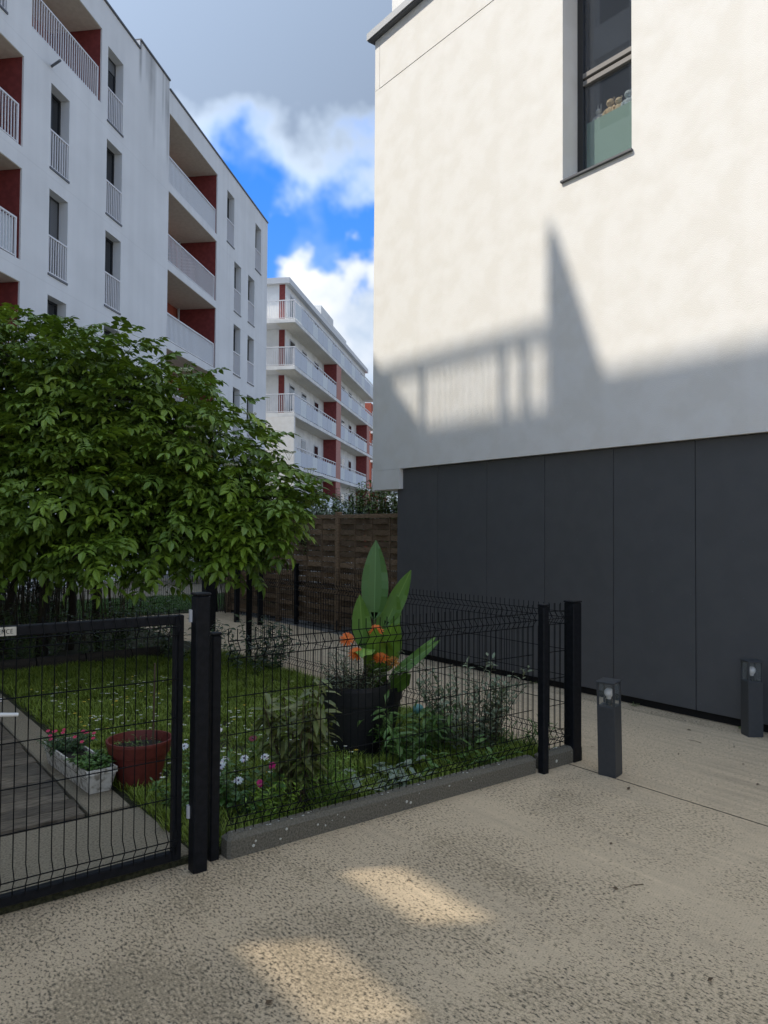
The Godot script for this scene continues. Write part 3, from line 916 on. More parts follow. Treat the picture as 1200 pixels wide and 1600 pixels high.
	var gp := thing("gate_post", "broad black gate post standing under the elder leaves", "post", Vector3(-1.1, 0, -8.2))
	bx("shaft", Vector3(-0.09, -0.02, -0.09), Vector3(0.09, 1.55, 0.09), M.fence_paint, gp, 0.008)
	bx("cap", Vector3(-0.1, 1.551, -0.1), Vector3(0.1, 1.58, 0.1), M.fence_paint, gp, 0.005)

func timber_fence():
	var t := thing("timber_fence", "weathered woven timber fence beyond the path at the end of the wall", "fence", Vector3(0.78, 0, -7.2))
	var pts := [Vector3(0.40, 0, -10.6), Vector3(0.60, 0, -8.9), Vector3(0.78, 0, -7.2), Vector3(0.95, 0, -5.5)]
	for k in pts.size():
		var b := MB.new()
		b.cbox(Vector3(-0.045, -0.02, -0.045), Vector3(0.045, 1.97, 0.045), 0.006)
		var p := part("post", b, M.slat3, t)
		p.position = pts[k] - t.position
		p.rotation.y = deg_to_rad(5)
	for k in 3:
		var a: Vector3 = pts[k]
		var e: Vector3 = pts[k + 1]
		var dv := (e - a).normalized()
		var L := (e - a).length() - 0.1
		var q := Node3D.new()
		q.name = "woven_panel"
		t.add_child(q, true)
		q.position = a - t.position + dv * 0.05
		q.rotation.y = atan2(-dv.z, dv.x)
		# local x along the fence, local -z towards the camera side
		for e2 in [["rail", 1.86, 1.925], ["rail", 0.06, 0.11]]:
			bx(e2[0], Vector3(0, e2[1], -0.03), Vector3(L, e2[2], 0.03), M.slat3, q, 0.004)
		for j in 3:
			bx("batten", Vector3(L * (0.24 + 0.26 * j) - 0.012, 0.11, -0.012), Vector3(L * (0.24 + 0.26 * j) + 0.012, 1.86, 0.012), M.slat1, q)
		for i in 19:
			var y := 0.115 + i * 0.0918
			var s := MB.new()
			var prev := []
			var ph := 1.0 if i % 2 else -1.0
			var N_ := 16
			var tilt := r(-0.004, 0.004)
			for n_ in N_ + 1:
				var x := L * n_ / N_
				var z := ph * 0.022 * sin(PI * (x / L - 0.24) / 0.26)
				var yy := y + tilt * n_ / N_
				var ring := [Vector3(x, yy, z - 0.004), Vector3(x, yy + 0.086, z - 0.004), Vector3(x, yy + 0.086, z + 0.004), Vector3(x, yy, z + 0.004)]
				if n_ > 0:
					for c in 4:
						var c2 := (c + 1) % 4
						s.quad(prev[c], prev[c2], ring[c2], ring[c])
				prev = ring
			part("slat", s, M["slat%d" % rng.randi_range(0, 3)], q)

func bollard(label: String, at: Vector3, turn: float, lean: Vector3, h: float):
	var t := thing("bollard_light", label, "bollard light", at, turn, "")
	t.rotation += lean
	var w := 0.062
	var hb := h - 0.165
	var b := MB.new()
	b.cbox(Vector3(-w, -0.015, -w), Vector3(w, hb, w), 0.003)
	part("body", b, M.bollard, t)
	for e in [[-1, -1], [1, -1], [1, 1], [-1, 1]]:
		var c := MB.new()
		var x: float = e[0] * (w - 0.007)
		var z: float = e[1] * (w - 0.007)
		c.box(Vector3(x - 0.006, hb + 0.001, z - 0.006), Vector3(x + 0.006, h - 0.012, z + 0.006))
		part("corner_bar", c, M.bollard, t)
	bx("cap", Vector3(-w - 0.004, h - 0.011, -w - 0.004), Vector3(w + 0.004, h + 0.004, w + 0.004), M.bollard, t, 0.003)
	for k in 4:
		var p := MB.new()
		p.xf = Transform3D(Basis(Vector3.UP, PI / 2 * k), Vector3.ZERO)
		p.box(Vector3(-w + 0.014, hb + 0.002, w - 0.010), Vector3(w - 0.014, h - 0.013, w - 0.007))
		part("glass_pane", p, M.clear, t)
	var so := MB.new()
	so.lathe(Vector3(0, hb + 0.001, 0), [[0.0, 0.0], [0.022, 0.0], [0.022, 0.035], [0.016, 0.04], [0, 0.04]], 14)
	part("socket", so, M.black, t)
	var bu := MB.new()
	bu.lathe(Vector3(0, hb + 0.04, 0), [[0.013, 0], [0.016, 0.012], [0.028, 0.03], [0.031, 0.045], [0.028, 0.06], [0.016, 0.073], [0, 0.077]], 16)
	part("bulb", bu, M.bulb, t)

# ------------------------------------------------------------------ plants
func tint(c: Color, c2: Color) -> Color:
	# one even leaf colour for the plant, each leaf a little lighter or yellower at random
	var s := r(0.88, 1.14)
	var m := c.lerp(c2, 0.6)
	return Color(m.r * s * r(0.94, 1.08), m.g * s, m.b * s)

# o: stems, h, spread, leaves, L, W, c, c2 (linear), t0, bend, tilt, base, sm (stem material), sr
func bush(called: String, label: String, cat: String, at: Vector3, o: Dictionary, group := "") -> Node3D:
	var t := thing(called, label, cat, at, 0.0, group)
	var fo := MB.new()
	var stm := MB.new()
	var sr: float = o.get("sr", 0.004)
	var ends := []
	for s in int(o.stems):
		var q := r(0, TAU)
		var rad: float = sqrt(rng.randf()) * o.get("base", 0.1)
		var b0 := Vector3(cos(q) * rad, 0, sin(q) * rad)
		var out: Vector3 = Vector3(cos(q), 0, sin(q)) * r(0.15, 1.0) * float(o.spread)
		var hh: float = o.h * r(o.get("hmin", 0.6), 1.0)
		var pts := []
		for i in 6:
			var k := i / 5.0
			pts.append(b0 + out * pow(k, 1.5) + Vector3(r(-0.01, 0.01), hh * k - 0.02, r(-0.01, 0.01)))
		stm.tube(pts, sr, sr * 0.4, 5)
		ends.append(pts[5])
		for j in int(o.leaves):
			var k: float = lerpf(o.get("t0", 0.1), 1.0, (j + rng.randf()) / o.leaves)
			var i0 := mini(int(k * 5), 4)
			var p: Vector3 = pts[i0].lerp(pts[i0 + 1], k * 5 - i0)
			var a := j * 2.4 + r(-0.5, 0.5)
			var el: float = r(-0.25, 0.75) + o.get("tilt", 0.0)
			var d := Vector3(cos(a) * cos(el), sin(el), sin(a) * cos(el))
			fo.col = tint(o.c, o.c2)
			var sc := r(0.6, 1.1)
			fo.leaf(p, d, Vector3.UP + Vector3(r(-0.5, 0.5), 0, r(-0.5, 0.5)), o.L * sc, o.W * sc, o.get("bend", 0.6) * r(0.4, 1.3), 0.25, 0.0, o.get("segs", 3))
	tag(part("stems", stm, o.get("sm", M.stem), t), "", "", "", "stuff")
	tag(part("foliage", fo, o.get("lm", M.leaf), t), "", "", "", "stuff")
	t.set_meta("ends", ends)
	return t

func bloom(mb: MB, at: Vector3, up: Vector3, rr: float, petals: int, pw: float, c: Color, heart: Color, cup := 0.3):
	var u := up.normalized()
	var e1 := u.cross(Vector3(0.3, 0.2, 1)).normalized()
	var e2 := u.cross(e1)
	for k in petals:
		var q := TAU * k / petals + r(-0.1, 0.1)
		mb.col = Color(c.r * r(0.85, 1.1), c.g * r(0.85, 1.1), c.b * r(0.85, 1.1))
		mb.leaf(at, e1 * cos(q) + e2 * sin(q) + u * cup, u, rr, pw, 0.5, 0.15, 0.0, 3)
	mb.col = heart
	mb.ball(at + u * rr * 0.08, Vector3.ONE * rr * 0.2, 4, 6)

func elder_tree():
	var t := thing("elder_tree", "large leafy elder tree with flat white blossom heads behind the garden", "tree", Vector3(-3.6, 0, -7.2))
	var o := t.position
	var lobes := [[-4.17, 3.39, -6.30, 1.0], [-4.98, 3.28, -7.30, 1.3], [-3.68, 3.21, -5.68, 0.95], [-3.19, 3.06, -5.32, 0.85], [-2.79, 2.59, -4.77, 0.80], [-2.46, 2.14, -4.28, 0.60], [-2.21, 2.06, -3.85, 0.30], [-3.97, 2.13, -5.31, 0.95], [-3.24, 1.92, -4.76, 0.72], [-4.47, 2.14, -6.07, 1.0], [-2.60, 1.64, -4.15, 0.38], [-5.43, 2.15, -7.30, 1.3], [-2.76, 1.93, -4.64, 0.60], [-4.15, 3.95, -6.77, 0.55], [-4.05, 1.50, -4.51, 0.26], [-3.10, 2.53, -6.26, 1.1], [-2.48, 1.85, -3.93, 0.36]]
	for l in lobes:
		l[3] *= 0.87
		l[1] -= 0.10
	# trunk and limbs
	var bases := [Vector3(-3.9, 0, -7.0), Vector3(-3.5, 0, -7.3), Vector3(-4.3, 0, -7.4), Vector3(-3.2, 0, -7.0), Vector3(-4.0, 0, -6.7)]
	for k in bases.size():
		var tr := MB.new()
		var b: Vector3 = bases[k]
		var mid := b + Vector3(r(-0.2, 0.2), 1.1, r(0.1, 0.5))
		tr.tube([b - o, b.lerp(mid, 0.5) + Vector3(r(-0.06, 0.06), 0, 0) - o, mid - o], 0.06, 0.045, 8)
		part("trunk", tr, M.bark, t)
		for li in lobes.size():
			if li % bases.size() != k: continue
			var l: Array = lobes[li]
			var c := Vector3(l[0], l[1], l[2])
			var br := MB.new()
			br.tube([mid - o, mid.lerp(c, 0.35) + Vector3(0, 0.25, 0) - o, mid.lerp(c, 0.7) + Vector3(r(-0.1, 0.1), 0.1, 0) - o, c - o], 0.04, 0.015, 6)
			for w in 7:
				var dv: Vector3 = Vector3(r(-1, 1), r(-0.4, 1), r(-1, 1)).normalized() * float(l[3]) * 0.9
				br.tube([c - dv * 0.2 - o, c + dv * 0.5 + Vector3(0, 0.05, 0) - o, c + dv - o], 0.011, 0.003, 4)
			part("limb", br, M.bark, t)
	# compound leaf: a stalk with seven leaflets, hanging from its base at the origin along +z
	var shapes := []
	for v in 3:
		var lf := MB.new()
		lf.col = Color(1, 1, 1)
		var sl := 0.20 + 0.03 * v
		var drop := 0.05 + 0.03 * v
		lf.tube([Vector3.ZERO, Vector3(0, -drop * 0.4, sl * 0.6), Vector3(0, -drop, sl)], 0.0025, 0.0015, 3, false)
		for j in 3:
			var k := 0.42 + 0.27 * j
			for s in [-1, 1]:
				lf.col = Color(1, 1, 1) * r(0.85, 1.1)
				lf.leaf(Vector3(0, -drop * k, sl * k), Vector3(s * 1.0, r(-0.25, 0.05), 0.55), Vector3.UP, r(0.11, 0.145), r(0.054, 0.064), r(0.4, 0.8), 0.3)
		lf.col = Color(1, 1, 1)
		lf.leaf(Vector3(0, -drop, sl), Vector3(0, -0.35, 1), Vector3.UP, 0.15, 0.062, 0.5, 0.3)
		shapes.append(lf.mesh())
	var spots := []
	var vol := 0.0
	for l in lobes: vol += l[3] * l[3]
	for l in lobes:
		var c := Vector3(l[0], l[1], l[2])
		var cnt := int(7600.0 * l[3] * l[3] / vol)
		for k in cnt:
			var d := Vector3(rng.randfn(), rng.randfn(), rng.randfn()).normalized()
			var rr: float = l[3] * (0.55 + 0.5 * pow(rng.randf(), 0.6)) * (1.0 + 0.20 * sin(d.x * 7 + l[0] * 5) * sin(d.y * 6 + l[1]) + 0.1 * sin(d.z * 11))
			var p := c + d * rr
			if p.y < 1.05: continue
			var h := Vector3(d.x, 0, d.z) + Vector3(r(-0.6, 0.6), 0, r(-0.6, 0.6))
			if h.length() < 0.05: h = Vector3.FORWARD
			h = h.normalized()
			var pitch := r(-0.55, 0.5) + 0.35 * d.y
			var bs := Basis(Vector3.UP, atan2(h.x, h.z)) * Basis(Vector3.RIGHT, -pitch) * Basis(Vector3.BACK, r(-0.5, 0.5))
			var young := rng.randf() * rng.randf()
			var g := r(0.75, 1.2)
			spots.append([p, bs.scaled(Vector3.ONE * r(0.55, 1.2)), Color(lerpf(0.125, 0.25, young) * g, lerpf(0.215, 0.36, young) * g, lerpf(0.024, 0.035, young) * g), rng.randi_range(0, 2)])
	var eye := Vector3(-6.28, 1.65, 3.35)
	spots.sort_custom(func(a, b): return a[0].distance_squared_to(eye) < b[0].distance_squared_to(eye))
	# the nearest leaves one by one, in a few tones
	var tones := []
	for k in 6:
		var m := leafy()
		m.albedo_color = lin(lerpf(0.12, 0.20, k / 5.0), lerpf(0.21, 0.32, k / 5.0), 0.028)
		tones.append(m)
	for k in 280:
		var s: Array = spots[k]
		var o2 := part("leaf", shapes[s[3]], tones[rng.randi_range(0, 5)], t)
		o2.transform = Transform3D(s[1], s[0] - o)
	for v in 3:
		var mm := MultiMesh.new()
		mm.transform_format = MultiMesh.TRANSFORM_3D
		mm.use_colors = true
		mm.mesh = shapes[v]
		var mine := []
		for k in range(280, spots.size()):
			if spots[k][3] == v: mine.append(spots[k])
		mm.instance_count = mine.size()
		for k in mine.size():
			mm.set_instance_transform(k, Transform3D(mine[k][1], mine[k][0] - o))
			mm.set_instance_color(k, mine[k][2])
		var mi := MultiMeshInstance3D.new()
		mi.name = "crown"
		mi.multimesh = mm
		mi.material_override = M.leaf
		mi.set_meta("kind", "stuff")
		t.add_child(mi, true)
	# blossom heads
	for p in [Vector3(-3.05, 3.42, -4.55), Vector3(-2.35, 2.98, -4.35), Vector3(-2.75, 2.35, -4.0), Vector3(-2.2, 2.5, -3.72), Vector3(-2.0, 2.32, -3.6), Vector3(-3.1, 2.75, -4.2)]:
		var fl := MB.new()
		for k in 60:
			var q := r(0, TAU)
			var rr := sqrt(rng.randf()) * 0.075
			fl.col = Color(0.55, 0.55, 0.40)
			fl.ball(Vector3(cos(q) * rr, r(-0.006, 0.008), sin(q) * rr), Vector3.ONE * 0.006, 3, 5)
		for k in 6:
			var q := TAU * k / 6
			fl.col = Color(0.1, 0.14, 0.05)
			fl.tube([Vector3(0, -0.09, 0), Vector3(cos(q), 0, sin(q)) * 0.05], 0.002, 0.001, 3, false)
		var b := part("blossom", fl, M.petal, t)
		b.position = p - o

func lawn():
	var s := MB.new()
	s.box(Vector3(-6.9, -0.05, -9.6), Vector3(-1.93, 0.03, -0.215))
	structure("garden_soil", s, M.soil)
	var tuft := MB.new()
	for k in 7:
		tuft.col = Color(1, 1, 1)
		var q := TAU * k / 7 + r(-0.3, 0.3)
		var out := Vector3(cos(q), 0, sin(q))
		tuft.leaf(out * r(0.0, 0.02), (out * r(0.15, 0.7) + Vector3.UP).normalized(), -out, r(0.05, 0.10), 0.006, r(0.3, 1.0), 0.2, 0.0, 3)
	var mesh := tuft.mesh()
	var pn := noise(77, 0.6)
	var tr := []
	var cs := []
	for k in 13000:
		var x := r(-4.75, -1.95)
		var z := -0.24 - 5.7 * pow(rng.randf(), 1.0)
		var n_ := pn.get_noise_2d(x * 3, z * 3)
		if n_ < -0.32 and rng.randf() < 0.6: continue
		if Vector2(x + 3.0, z + 1.15).length() < 0.22: continue
		var hsc := r(0.7, 1.6) * (1.0 + 0.7 * n_)
		tr.append(Transform3D(Basis(Vector3.UP, r(0, TAU)).scaled(Vector3(1, hsc, 1) * r(0.8, 1.2)), Vector3(x, 0.028, z)))
		var yv := rng.randf()
		cs.append(Color(0.185, 0.255, 0.025) * (0.88 + 0.24 * yv))
	multi("grass", mesh, M.grass, tr, cs, "long green grass growing over the fenced garden")
	# far verge beyond the path
	var tr2 := []
	var cs2 := []
	for k in 2500:
		tr2.append(Transform3D(Basis(Vector3.UP, r(0, TAU)).scaled(Vector3(1.6, r(1.0, 2.2), 1.6)), Vector3(r(-3.5, 2.2), -0.01, r(-14.5, -10.9))))
		cs2.append(Color(0.07, 0.15, 0.02) * r(0.8, 1.2))
	var fl := MB.new()
	fl.box(Vector3(-4.0, -0.05, -14.6), Vector3(2.4, 0.012, -10.85))
	structure("verge", fl, M.soil)
	multi("grass", mesh, M.grass, tr2, cs2, "bright grass verge beyond the far mesh fence")
	# daisies
	var da := MB.new()
	da.col = Color(0.08, 0.14, 0.03)
	da.tube([Vector3.ZERO, Vector3(0.005, 0.085, 0)], 0.001, 0.001, 3, false)
	bloom(da, Vector3(0.005, 0.087, 0), Vector3.UP, 0.014, 8, 0.009, Color(0.75, 0.76, 0.7), Color(0.6, 0.45, 0.04))
	var tr3 := []
	var cs3 := []
	for k in 300:
		var z := r(-4.6, -0.8)
		tr3.append(Transform3D(Basis(Vector3.UP, r(0, TAU)).scaled(Vector3.ONE * r(0.8, 1.3)), Vector3(r(-4.6, -3.2), 0.03, z)))
		cs3.append(Color(1, 1, 1) if rng.randf() < 0.85 else Color(1, 0.75, 0.1))
	multi("daisies", da.mesh(), M.petal, tr3, cs3, "tiny white daisies scattered through the garden grass")

func multi(called: String, mesh: Mesh, m: Material, tr: Array, cs: Array, label: String):
	var mm := MultiMesh.new()
	mm.transform_format = MultiMesh.TRANSFORM_3D
	mm.use_colors = true
	mm.mesh = mesh
	mm.instance_count = tr.size()
	for k in tr.size():
		mm.set_instance_transform(k, tr[k])
		mm.set_instance_color(k, cs[k])
	var mi := MultiMeshInstance3D.new()
	mi.name = numbered(called)
	mi.multimesh = mm
	mi.material_override = m
	add_child(mi)
	tag(mi, label, "grass" if called == "grass" else "flowers", "", "stuff")

func deck_and_slabs():
	var t := thing("deck_path", "weathered grey wooden deck path behind the gate", "deck", Vector3(-5.8, 0.03, -3.0))
	var z := -1.02
	var k := 0
	while z > -6.0:
		bx("board", Vector3(-0.75, 0.001, z - 0.138 + 3.0), Vector3(0.76 + r(-0.01, 0.01), 0.032 + r(-0.003, 0.003), z + 3.0), M["board%d" % rng.randi_range(0, 3)], t, 0.004)
		z -= 0.145
		k += 1
	var slab := MB.new()
	slab.cbox(Vector3(-6.6, -0.02, -1.0), Vector3(-4.74, 0.045, -0.24), 0.01)
	structure("threshold_slab", slab, M.slab)
	for j in 6:
		var e := MB.new()
		var z0 := -1.02 - j * 0.82
		e.cbox(Vector3(-5.02, 0.0, z0 - 0.80), Vector3(-4.80 + r(-0.01, 0.01), 0.062, z0), 0.008)
		solo("edging_slab", e, M.slab, "narrow concrete edging slab between the deck path and the grass", "slab", Vector3.ZERO, "edging slabs along the deck")
	# kerb stones below the fence
	for e in [[-4.60, -2.30, "long lichen spotted concrete kerb stone below the mesh fence"], [-2.235, -1.80, "short concrete kerb stone between the fence posts by the bollard"]]:
		var kt := thing("kerb_stone", e[2], "kerb", Vector3((e[0] + e[1]) / 2, 0, -0.175))
		var hw: float = (e[1] - e[0]) / 2
		var b := MB.new()
		b.cbox(Vector3(-hw, -0.02, -0.05), Vector3(hw, 0.112, 0.045), 0.014, 0.022)
		part("stone", b, M.kerb, kt)
		var li := MB.new()
		for q in int(hw * 34):
			var x := r(-hw + 0.03, hw - 0.03)
			var top := rng.randf() < 0.6
			var sz := r(0.003, 0.010) * (1.6 if rng.randf() < 0.12 else 1.0)
			if top: li.ball(Vector3(x, 0.112, r(-0.02, 0.02)), Vector3(sz, 0.0015, sz * r(0.6, 1.0)), 3, 7)
			else: li.ball(Vector3(x, r(0.03, 0.085), 0.045), Vector3(sz, sz * r(0.6, 1.0), 0.0015), 3, 7)
		tag(part("lichen_spots", li, M.lichen, kt), "", "", "", "stuff")

func pots_and_plants():
	# black pots
	var prof := [[0.0, 0.0], [0.165, 0.0], [0.172, 0.02], [0.235, 0.36], [0.245, 0.365], [0.262, 0.47], [0.262, 0.50], [0.245, 0.50], [0.235, 0.43], [0.0, 0.43]]
	for e in [[Vector3(-3.06, 0.03, -1.22), 1.0, "large black plastic pot holding the orange flowers behind the fence"], [Vector3(-2.72, 0.03, -1.42), 0.82, "smaller black plastic pot holding the canna, beside the large one"]]:
		var t := thing("flower_pot", e[2], "pot", e[0])
		var pr := []
		for p in prof.slice(0, 9): pr.append([p[0] * e[1], p[1] * e[1]])
		var b := MB.new()
		b.lathe(Vector3.ZERO, pr, 36)
		part("shell", b, M.black_pot, t)
		var c := MB.new()
		c.lathe(Vector3(0, 0.43 * e[1], 0), [[0.236 * e[1], 0.0], [0.12, 0.015], [0, 0.02]], 24)
		part("compost", c, M.compost, t)
	# canna
	var ca := thing("canna", "tall canna with broad upright green leaves in the black pot", "plant", Vector3(-2.78, 0.40, -1.38))
	var st := MB.new()
	for e in [[Vector3(0.0, 0, 0), Vector3(-0.03, 0.565, 0.05)], [Vector3(-0.05, 0, 0.04), Vector3(-0.19, 0.45, 0.1)], [Vector3(0.05, 0, 0), Vector3(0.12, 0.6, 0.0)]]:
		st.tube([e[0], e[0].lerp(e[1], 0.5), e[1]], 0.014, 0.006, 8)
	part("stalk", st, M.stem, ca)
	# base, direction, length, width, bend
	var lv := [[Vector3(-0.03, 0.56, 0.05), Vector3(-0.02, 1, 0.05), 0.62, 0.21, -0.08], [Vector3(0.06, 0.50, 0.06), Vector3(0.42, 1, 0.22), 0.50, 0.14, 0.35], [Vector3(0.06, 0.38, 0.05), Vector3(0.22, 1, 0.1), 0.42, 0.19, 0.2], [Vector3(-0.17, 0.36, 0.1), Vector3(-0.12, 1, 0.05), 0.42, 0.15, 0.12], [Vector3(-0.17, 0.32, 0.12), Vector3(-0.4, 0.55, 0.5), 0.40, 0.19, 1.1], [Vector3(0.12, 0.1, 0.05), Vector3(0.72, 0.50, 0.25), 0.50, 0.09, 0.3], [Vector3(0.10, 0.05, 0.06), Vector3(0.80, 0.62, 0.1), 0.56, 0.085, 0.1], [Vector3(0.08, 0.0, 0.08), Vector3(0.3, 0.6, 0.6), 0.42, 0.14, 1.0], [Vector3(-0.02, 0.25, 0.1), Vector3(0.0, 0.8, 0.5), 0.36, 0.15, 0.9], [Vector3(0.02, 0.15, 0.1), Vector3(0.2, 0.9, 0.2), 0.45, 0.16, 0.5], [Vector3(-0.08, 0.12, 0.12), Vector3(-0.12, 1, 0.2), 0.46, 0.17, 0.35], [Vector3(0.0, 0.18, 0.12), Vector3(0.05, 1, 0.25), 0.42, 0.15, 0.4], [Vector3(-0.04, 0.05, 0.14), Vector3(-0.3, 0.8, 0.3), 0.36, 0.12, 0.7]]
	var part_no := 0
	for e in lv:
		var l := MB.new()
		l.col = Color(0.075, 0.17, 0.045) if part_no == 0 else Color(0.10, 0.21, 0.04).lerp(Color(0.19, 0.33, 0.04), rng.randf())
		part_no += 1
		big_leaf(l, e[0], e[1], e[2], e[3], e[4], Vector3(-0.605, 0.15, 0.796))
		part("leaf", l, M.leaf, ca)
	# orange flowers
	var ge := bush("flowering_plant", "bushy plant with orange flower heads in the large black pot", "plant", Vector3(-3.08, 0.42, -1.20), {"stems": 44, "h": 0.38, "spread": 0.28, "leaves": 26, "L": 0.05, "W": 0.014, "c": Color(0.06, 0.09, 0.035), "c2": Color(0.16, 0.18, 0.10), "t0": 0.15, "base": 0.14, "sm": M.brown_stem})
	for p in [Vector3(-0.10, 0.44, 0.04), Vector3(0.16, 0.29, 0.1), Vector3(0.19, 0.48, 0.0), Vector3(0.31, 0.24, 0.05), Vector3(-0.06, 0.34, 0.1)]:
		var fl := MB.new()
		var c := Color(0.72, 0.17, 0.02) if p.x < 0.25 else Color(0.45, 0.20, 0.03)
		fl.col = Color(0.06, 0.09, 0.02)
		fl.tube([Vector3(0, -0.25, 0), Vector3(0, 0, 0)], 0.003, 0.003, 4, false)
		for k in 3: bloom(fl, Vector3(0, 0.008 * k, 0), Vector3(-0.4, 0.8, 0.6), 0.062 - 0.012 * k, 14, 0.018, c, Color(0.5, 0.08, 0.01), 0.25 + 0.35 * k)
		var b := part("flower_head", fl, M.petal, ge)
		b.position = p
		b.scale = Vector3(r(0.95, 1.25), r(0.8, 1.1), r(0.95, 1.25))
	# half round red pot
	var rp := thing("flower_pot", "dark red half round pot standing on the grass by the deck", "pot", Vector3(-4.60, 0.03, -1.42), 0.25)
	var rb := MB.new()
	rb.lathe(Vector3.ZERO, [[0.0, 0.0], [0.125, 0.0], [0.13, 0.015], [0.172, 0.20], [0.186, 0.205], [0.205, 0.275], [0.205, 0.29], [0.192, 0.29], [0.18, 0.23]], 32)
	part("shell", rb, M.red_pot, rp)
	var rc := MB.new()
	rc.lathe(Vector3(0, 0.23, 0), [[0.182, 0.0], [0.1, 0.012], [0, 0.015]], 24)
	part("compost", rc, M.compost, rp)
	bush("herb_plant", "fine green seedlings growing in the dark red pot", "plant", Vector3(-4.60, 0.26, -1.42), {"stems": 16, "h": 0.09, "spread": 0.05, "leaves": 8, "L": 0.03, "W": 0.01, "c": Color(0.07, 0.15, 0.02), "c2": Color(0.12, 0.2, 0.03), "base": 0.13})
	var sk := MB.new()
	sk.tube([Vector3(0, 0, 0), Vector3(0.005, 0.55, 0.0)], 0.007, 0.006, 6)
	solo("plant_stake", sk, M.brown_stem, "thin brown plant stake stuck in the dark red pot", "stake", Vector3(-4.52, 0.24, -1.40))
	# white trough
	var tr := thing("plant_trough", "grimy white plastic plant trough on the concrete edging", "trough", Vector3(-4.90, 0.065, -1.70), 0.06)
	var wb := MB.new()
	for e in [[0.062, 0.0, 0.088, 0.115], [0.094, 0.115, 0.094, 0.145]]:
		var x0: float = e[0]; var y0: float = e[1]; var x1: float = e[2]; var y1: float = e[3]
		var za := 0.33 + x0; var zb := 0.33 + x1
		var lo := [Vector3(-x0, y0, za), Vector3(x0, y0, za), Vector3(x0, y0, -za), Vector3(-x0, y0, -za)]
		var hi_ := [Vector3(-x1, y1, zb), Vector3(x1, y1, zb), Vector3(x1, y1, -zb), Vector3(-x1, y1, -zb)]
		for k in 4: wb.quad(lo[k], lo[(k + 1) % 4], hi_[(k + 1) % 4], hi_[k])
		wb.quad(lo[3], lo[2], lo[1], lo[0])
	var inner := [Vector3(-0.082, 0.145, 0.41), Vector3(0.082, 0.145, 0.41), Vector3(0.082, 0.145, -0.41), Vector3(-0.082, 0.145, -0.41)]
	var rim := [Vector3(-0.094, 0.145, 0.424), Vector3(0.094, 0.145, 0.424), Vector3(0.094, 0.145, -0.424), Vector3(-0.094, 0.145, -0.424)]
	for k in 4:
		wb.quad(rim[k], rim[(k + 1) % 4], inner[(k + 1) % 4], inner[k])
		wb.quad(inner[k], inner[(k + 1) % 4], inner[(k + 1) % 4] + Vector3(0, -0.03, 0), inner[k] + Vector3(0, -0.03, 0))
	part("shell", wb, M.white_pot, tr)
	var cm := MB.new()
	cm.box(Vector3(-0.083, 0.09, -0.40), Vector3(0.083, 0.122, 0.40))
	part("compost", cm, M.compost, tr)
	bush("trailing_plant", "low crinkled green plant filling the near end of the white trough", "plant", Vector3(-4.88, 0.18, -1.44), {"stems": 60, "h": 0.10, "spread": 0.10, "leaves": 18, "L": 0.032, "W": 0.02, "c": Color(0.05, 0.13, 0.02), "c2": Color(0.09, 0.18, 0.03), "base": 0.09})
	var pk := bush("dianthus", "pink flowering dianthus at the back of the white trough", "plant", Vector3(-4.91, 0.18, -1.92), {"stems": 40, "h": 0.13, "spread": 0.10, "leaves": 22, "L": 0.05, "W": 0.011, "c": Color(0.04, 0.09, 0.03), "c2": Color(0.07, 0.13, 0.05), "base": 0.09})
	var ends: Array = pk.get_meta("ends")
	for k in 15:
		var fl := MB.new()
		bloom(fl, Vector3.ZERO, Vector3(-0.3, 0.9, 0.4), 0.015, 6, 0.014, Color(0.62, 0.05, 0.12), Color(0.4, 0.02, 0.06), 0.4)
		var b := part("flower", fl, M.petal, pk)
		b.position = ends[k] + Vector3(0, 0.012, 0)
	# plants by the fence
	var sa := {"stems": 44, "h": 0.70, "spread": 0.30, "leaves": 40, "L": 0.062, "W": 0.024, "c": Color(0.10, 0.14, 0.075), "c2": Color(0.22, 0.26, 0.16), "t0": 0.08, "base": 0.2, "bend": 0.3, "tilt": 0.25, "sm": M.brown_stem}
	bush("sage_bush", "grey green upright sage bush by the fence post", "plant", Vector3(-2.36, 0.03, -0.72), sa)
	var pe := {"stems": 16, "h": 0.82, "spread": 0.17, "leaves": 20, "L": 0.16, "W": 0.045, "c": Color(0.07, 0.14, 0.035), "c2": Color(0.17, 0.17, 0.05), "t0": 0.25, "base": 0.1, "bend": 0.9, "sr": 0.006, "sm": M.brown_stem}
	bush("peony", "tall bronze tinged peony leaning on the mesh fence", "plant", Vector3(-3.95, 0.03, -0.55), pe)
	bush("leafy_perennial", "bright green feathery perennial behind the kerb beneath the peony", "plant", Vector3(-3.86, 0.03, -0.36), {"stems": 26, "h": 0.34, "spread": 0.12, "leaves": 26, "L": 0.045, "W": 0.012, "c": Color(0.12, 0.24, 0.02), "c2": Color(0.18, 0.32, 0.03), "base": 0.1, "tilt": 0.3})
	bush("leafy_perennial", "yellow green rounded perennial tuft behind the kerb near the gate post", "plant", Vector3(-4.22, 0.03, -0.35), {"stems": 22, "h": 0.24, "spread": 0.10, "leaves": 24, "L": 0.04, "W": 0.012, "c": Color(0.14, 0.26, 0.02), "c2": Color(0.21, 0.34, 0.03), "base": 0.08, "tilt": 0.3})
	var mg := bush("geranium", "low plant with two magenta blooms near the gate post", "plant", Vector3(-4.25, 0.03, -0.62), {"stems": 16, "h": 0.24, "spread": 0.14, "leaves": 12, "L": 0.06, "W": 0.04, "c": Color(0.04, 0.11, 0.02), "c2": Color(0.07, 0.15, 0.025), "base": 0.12})
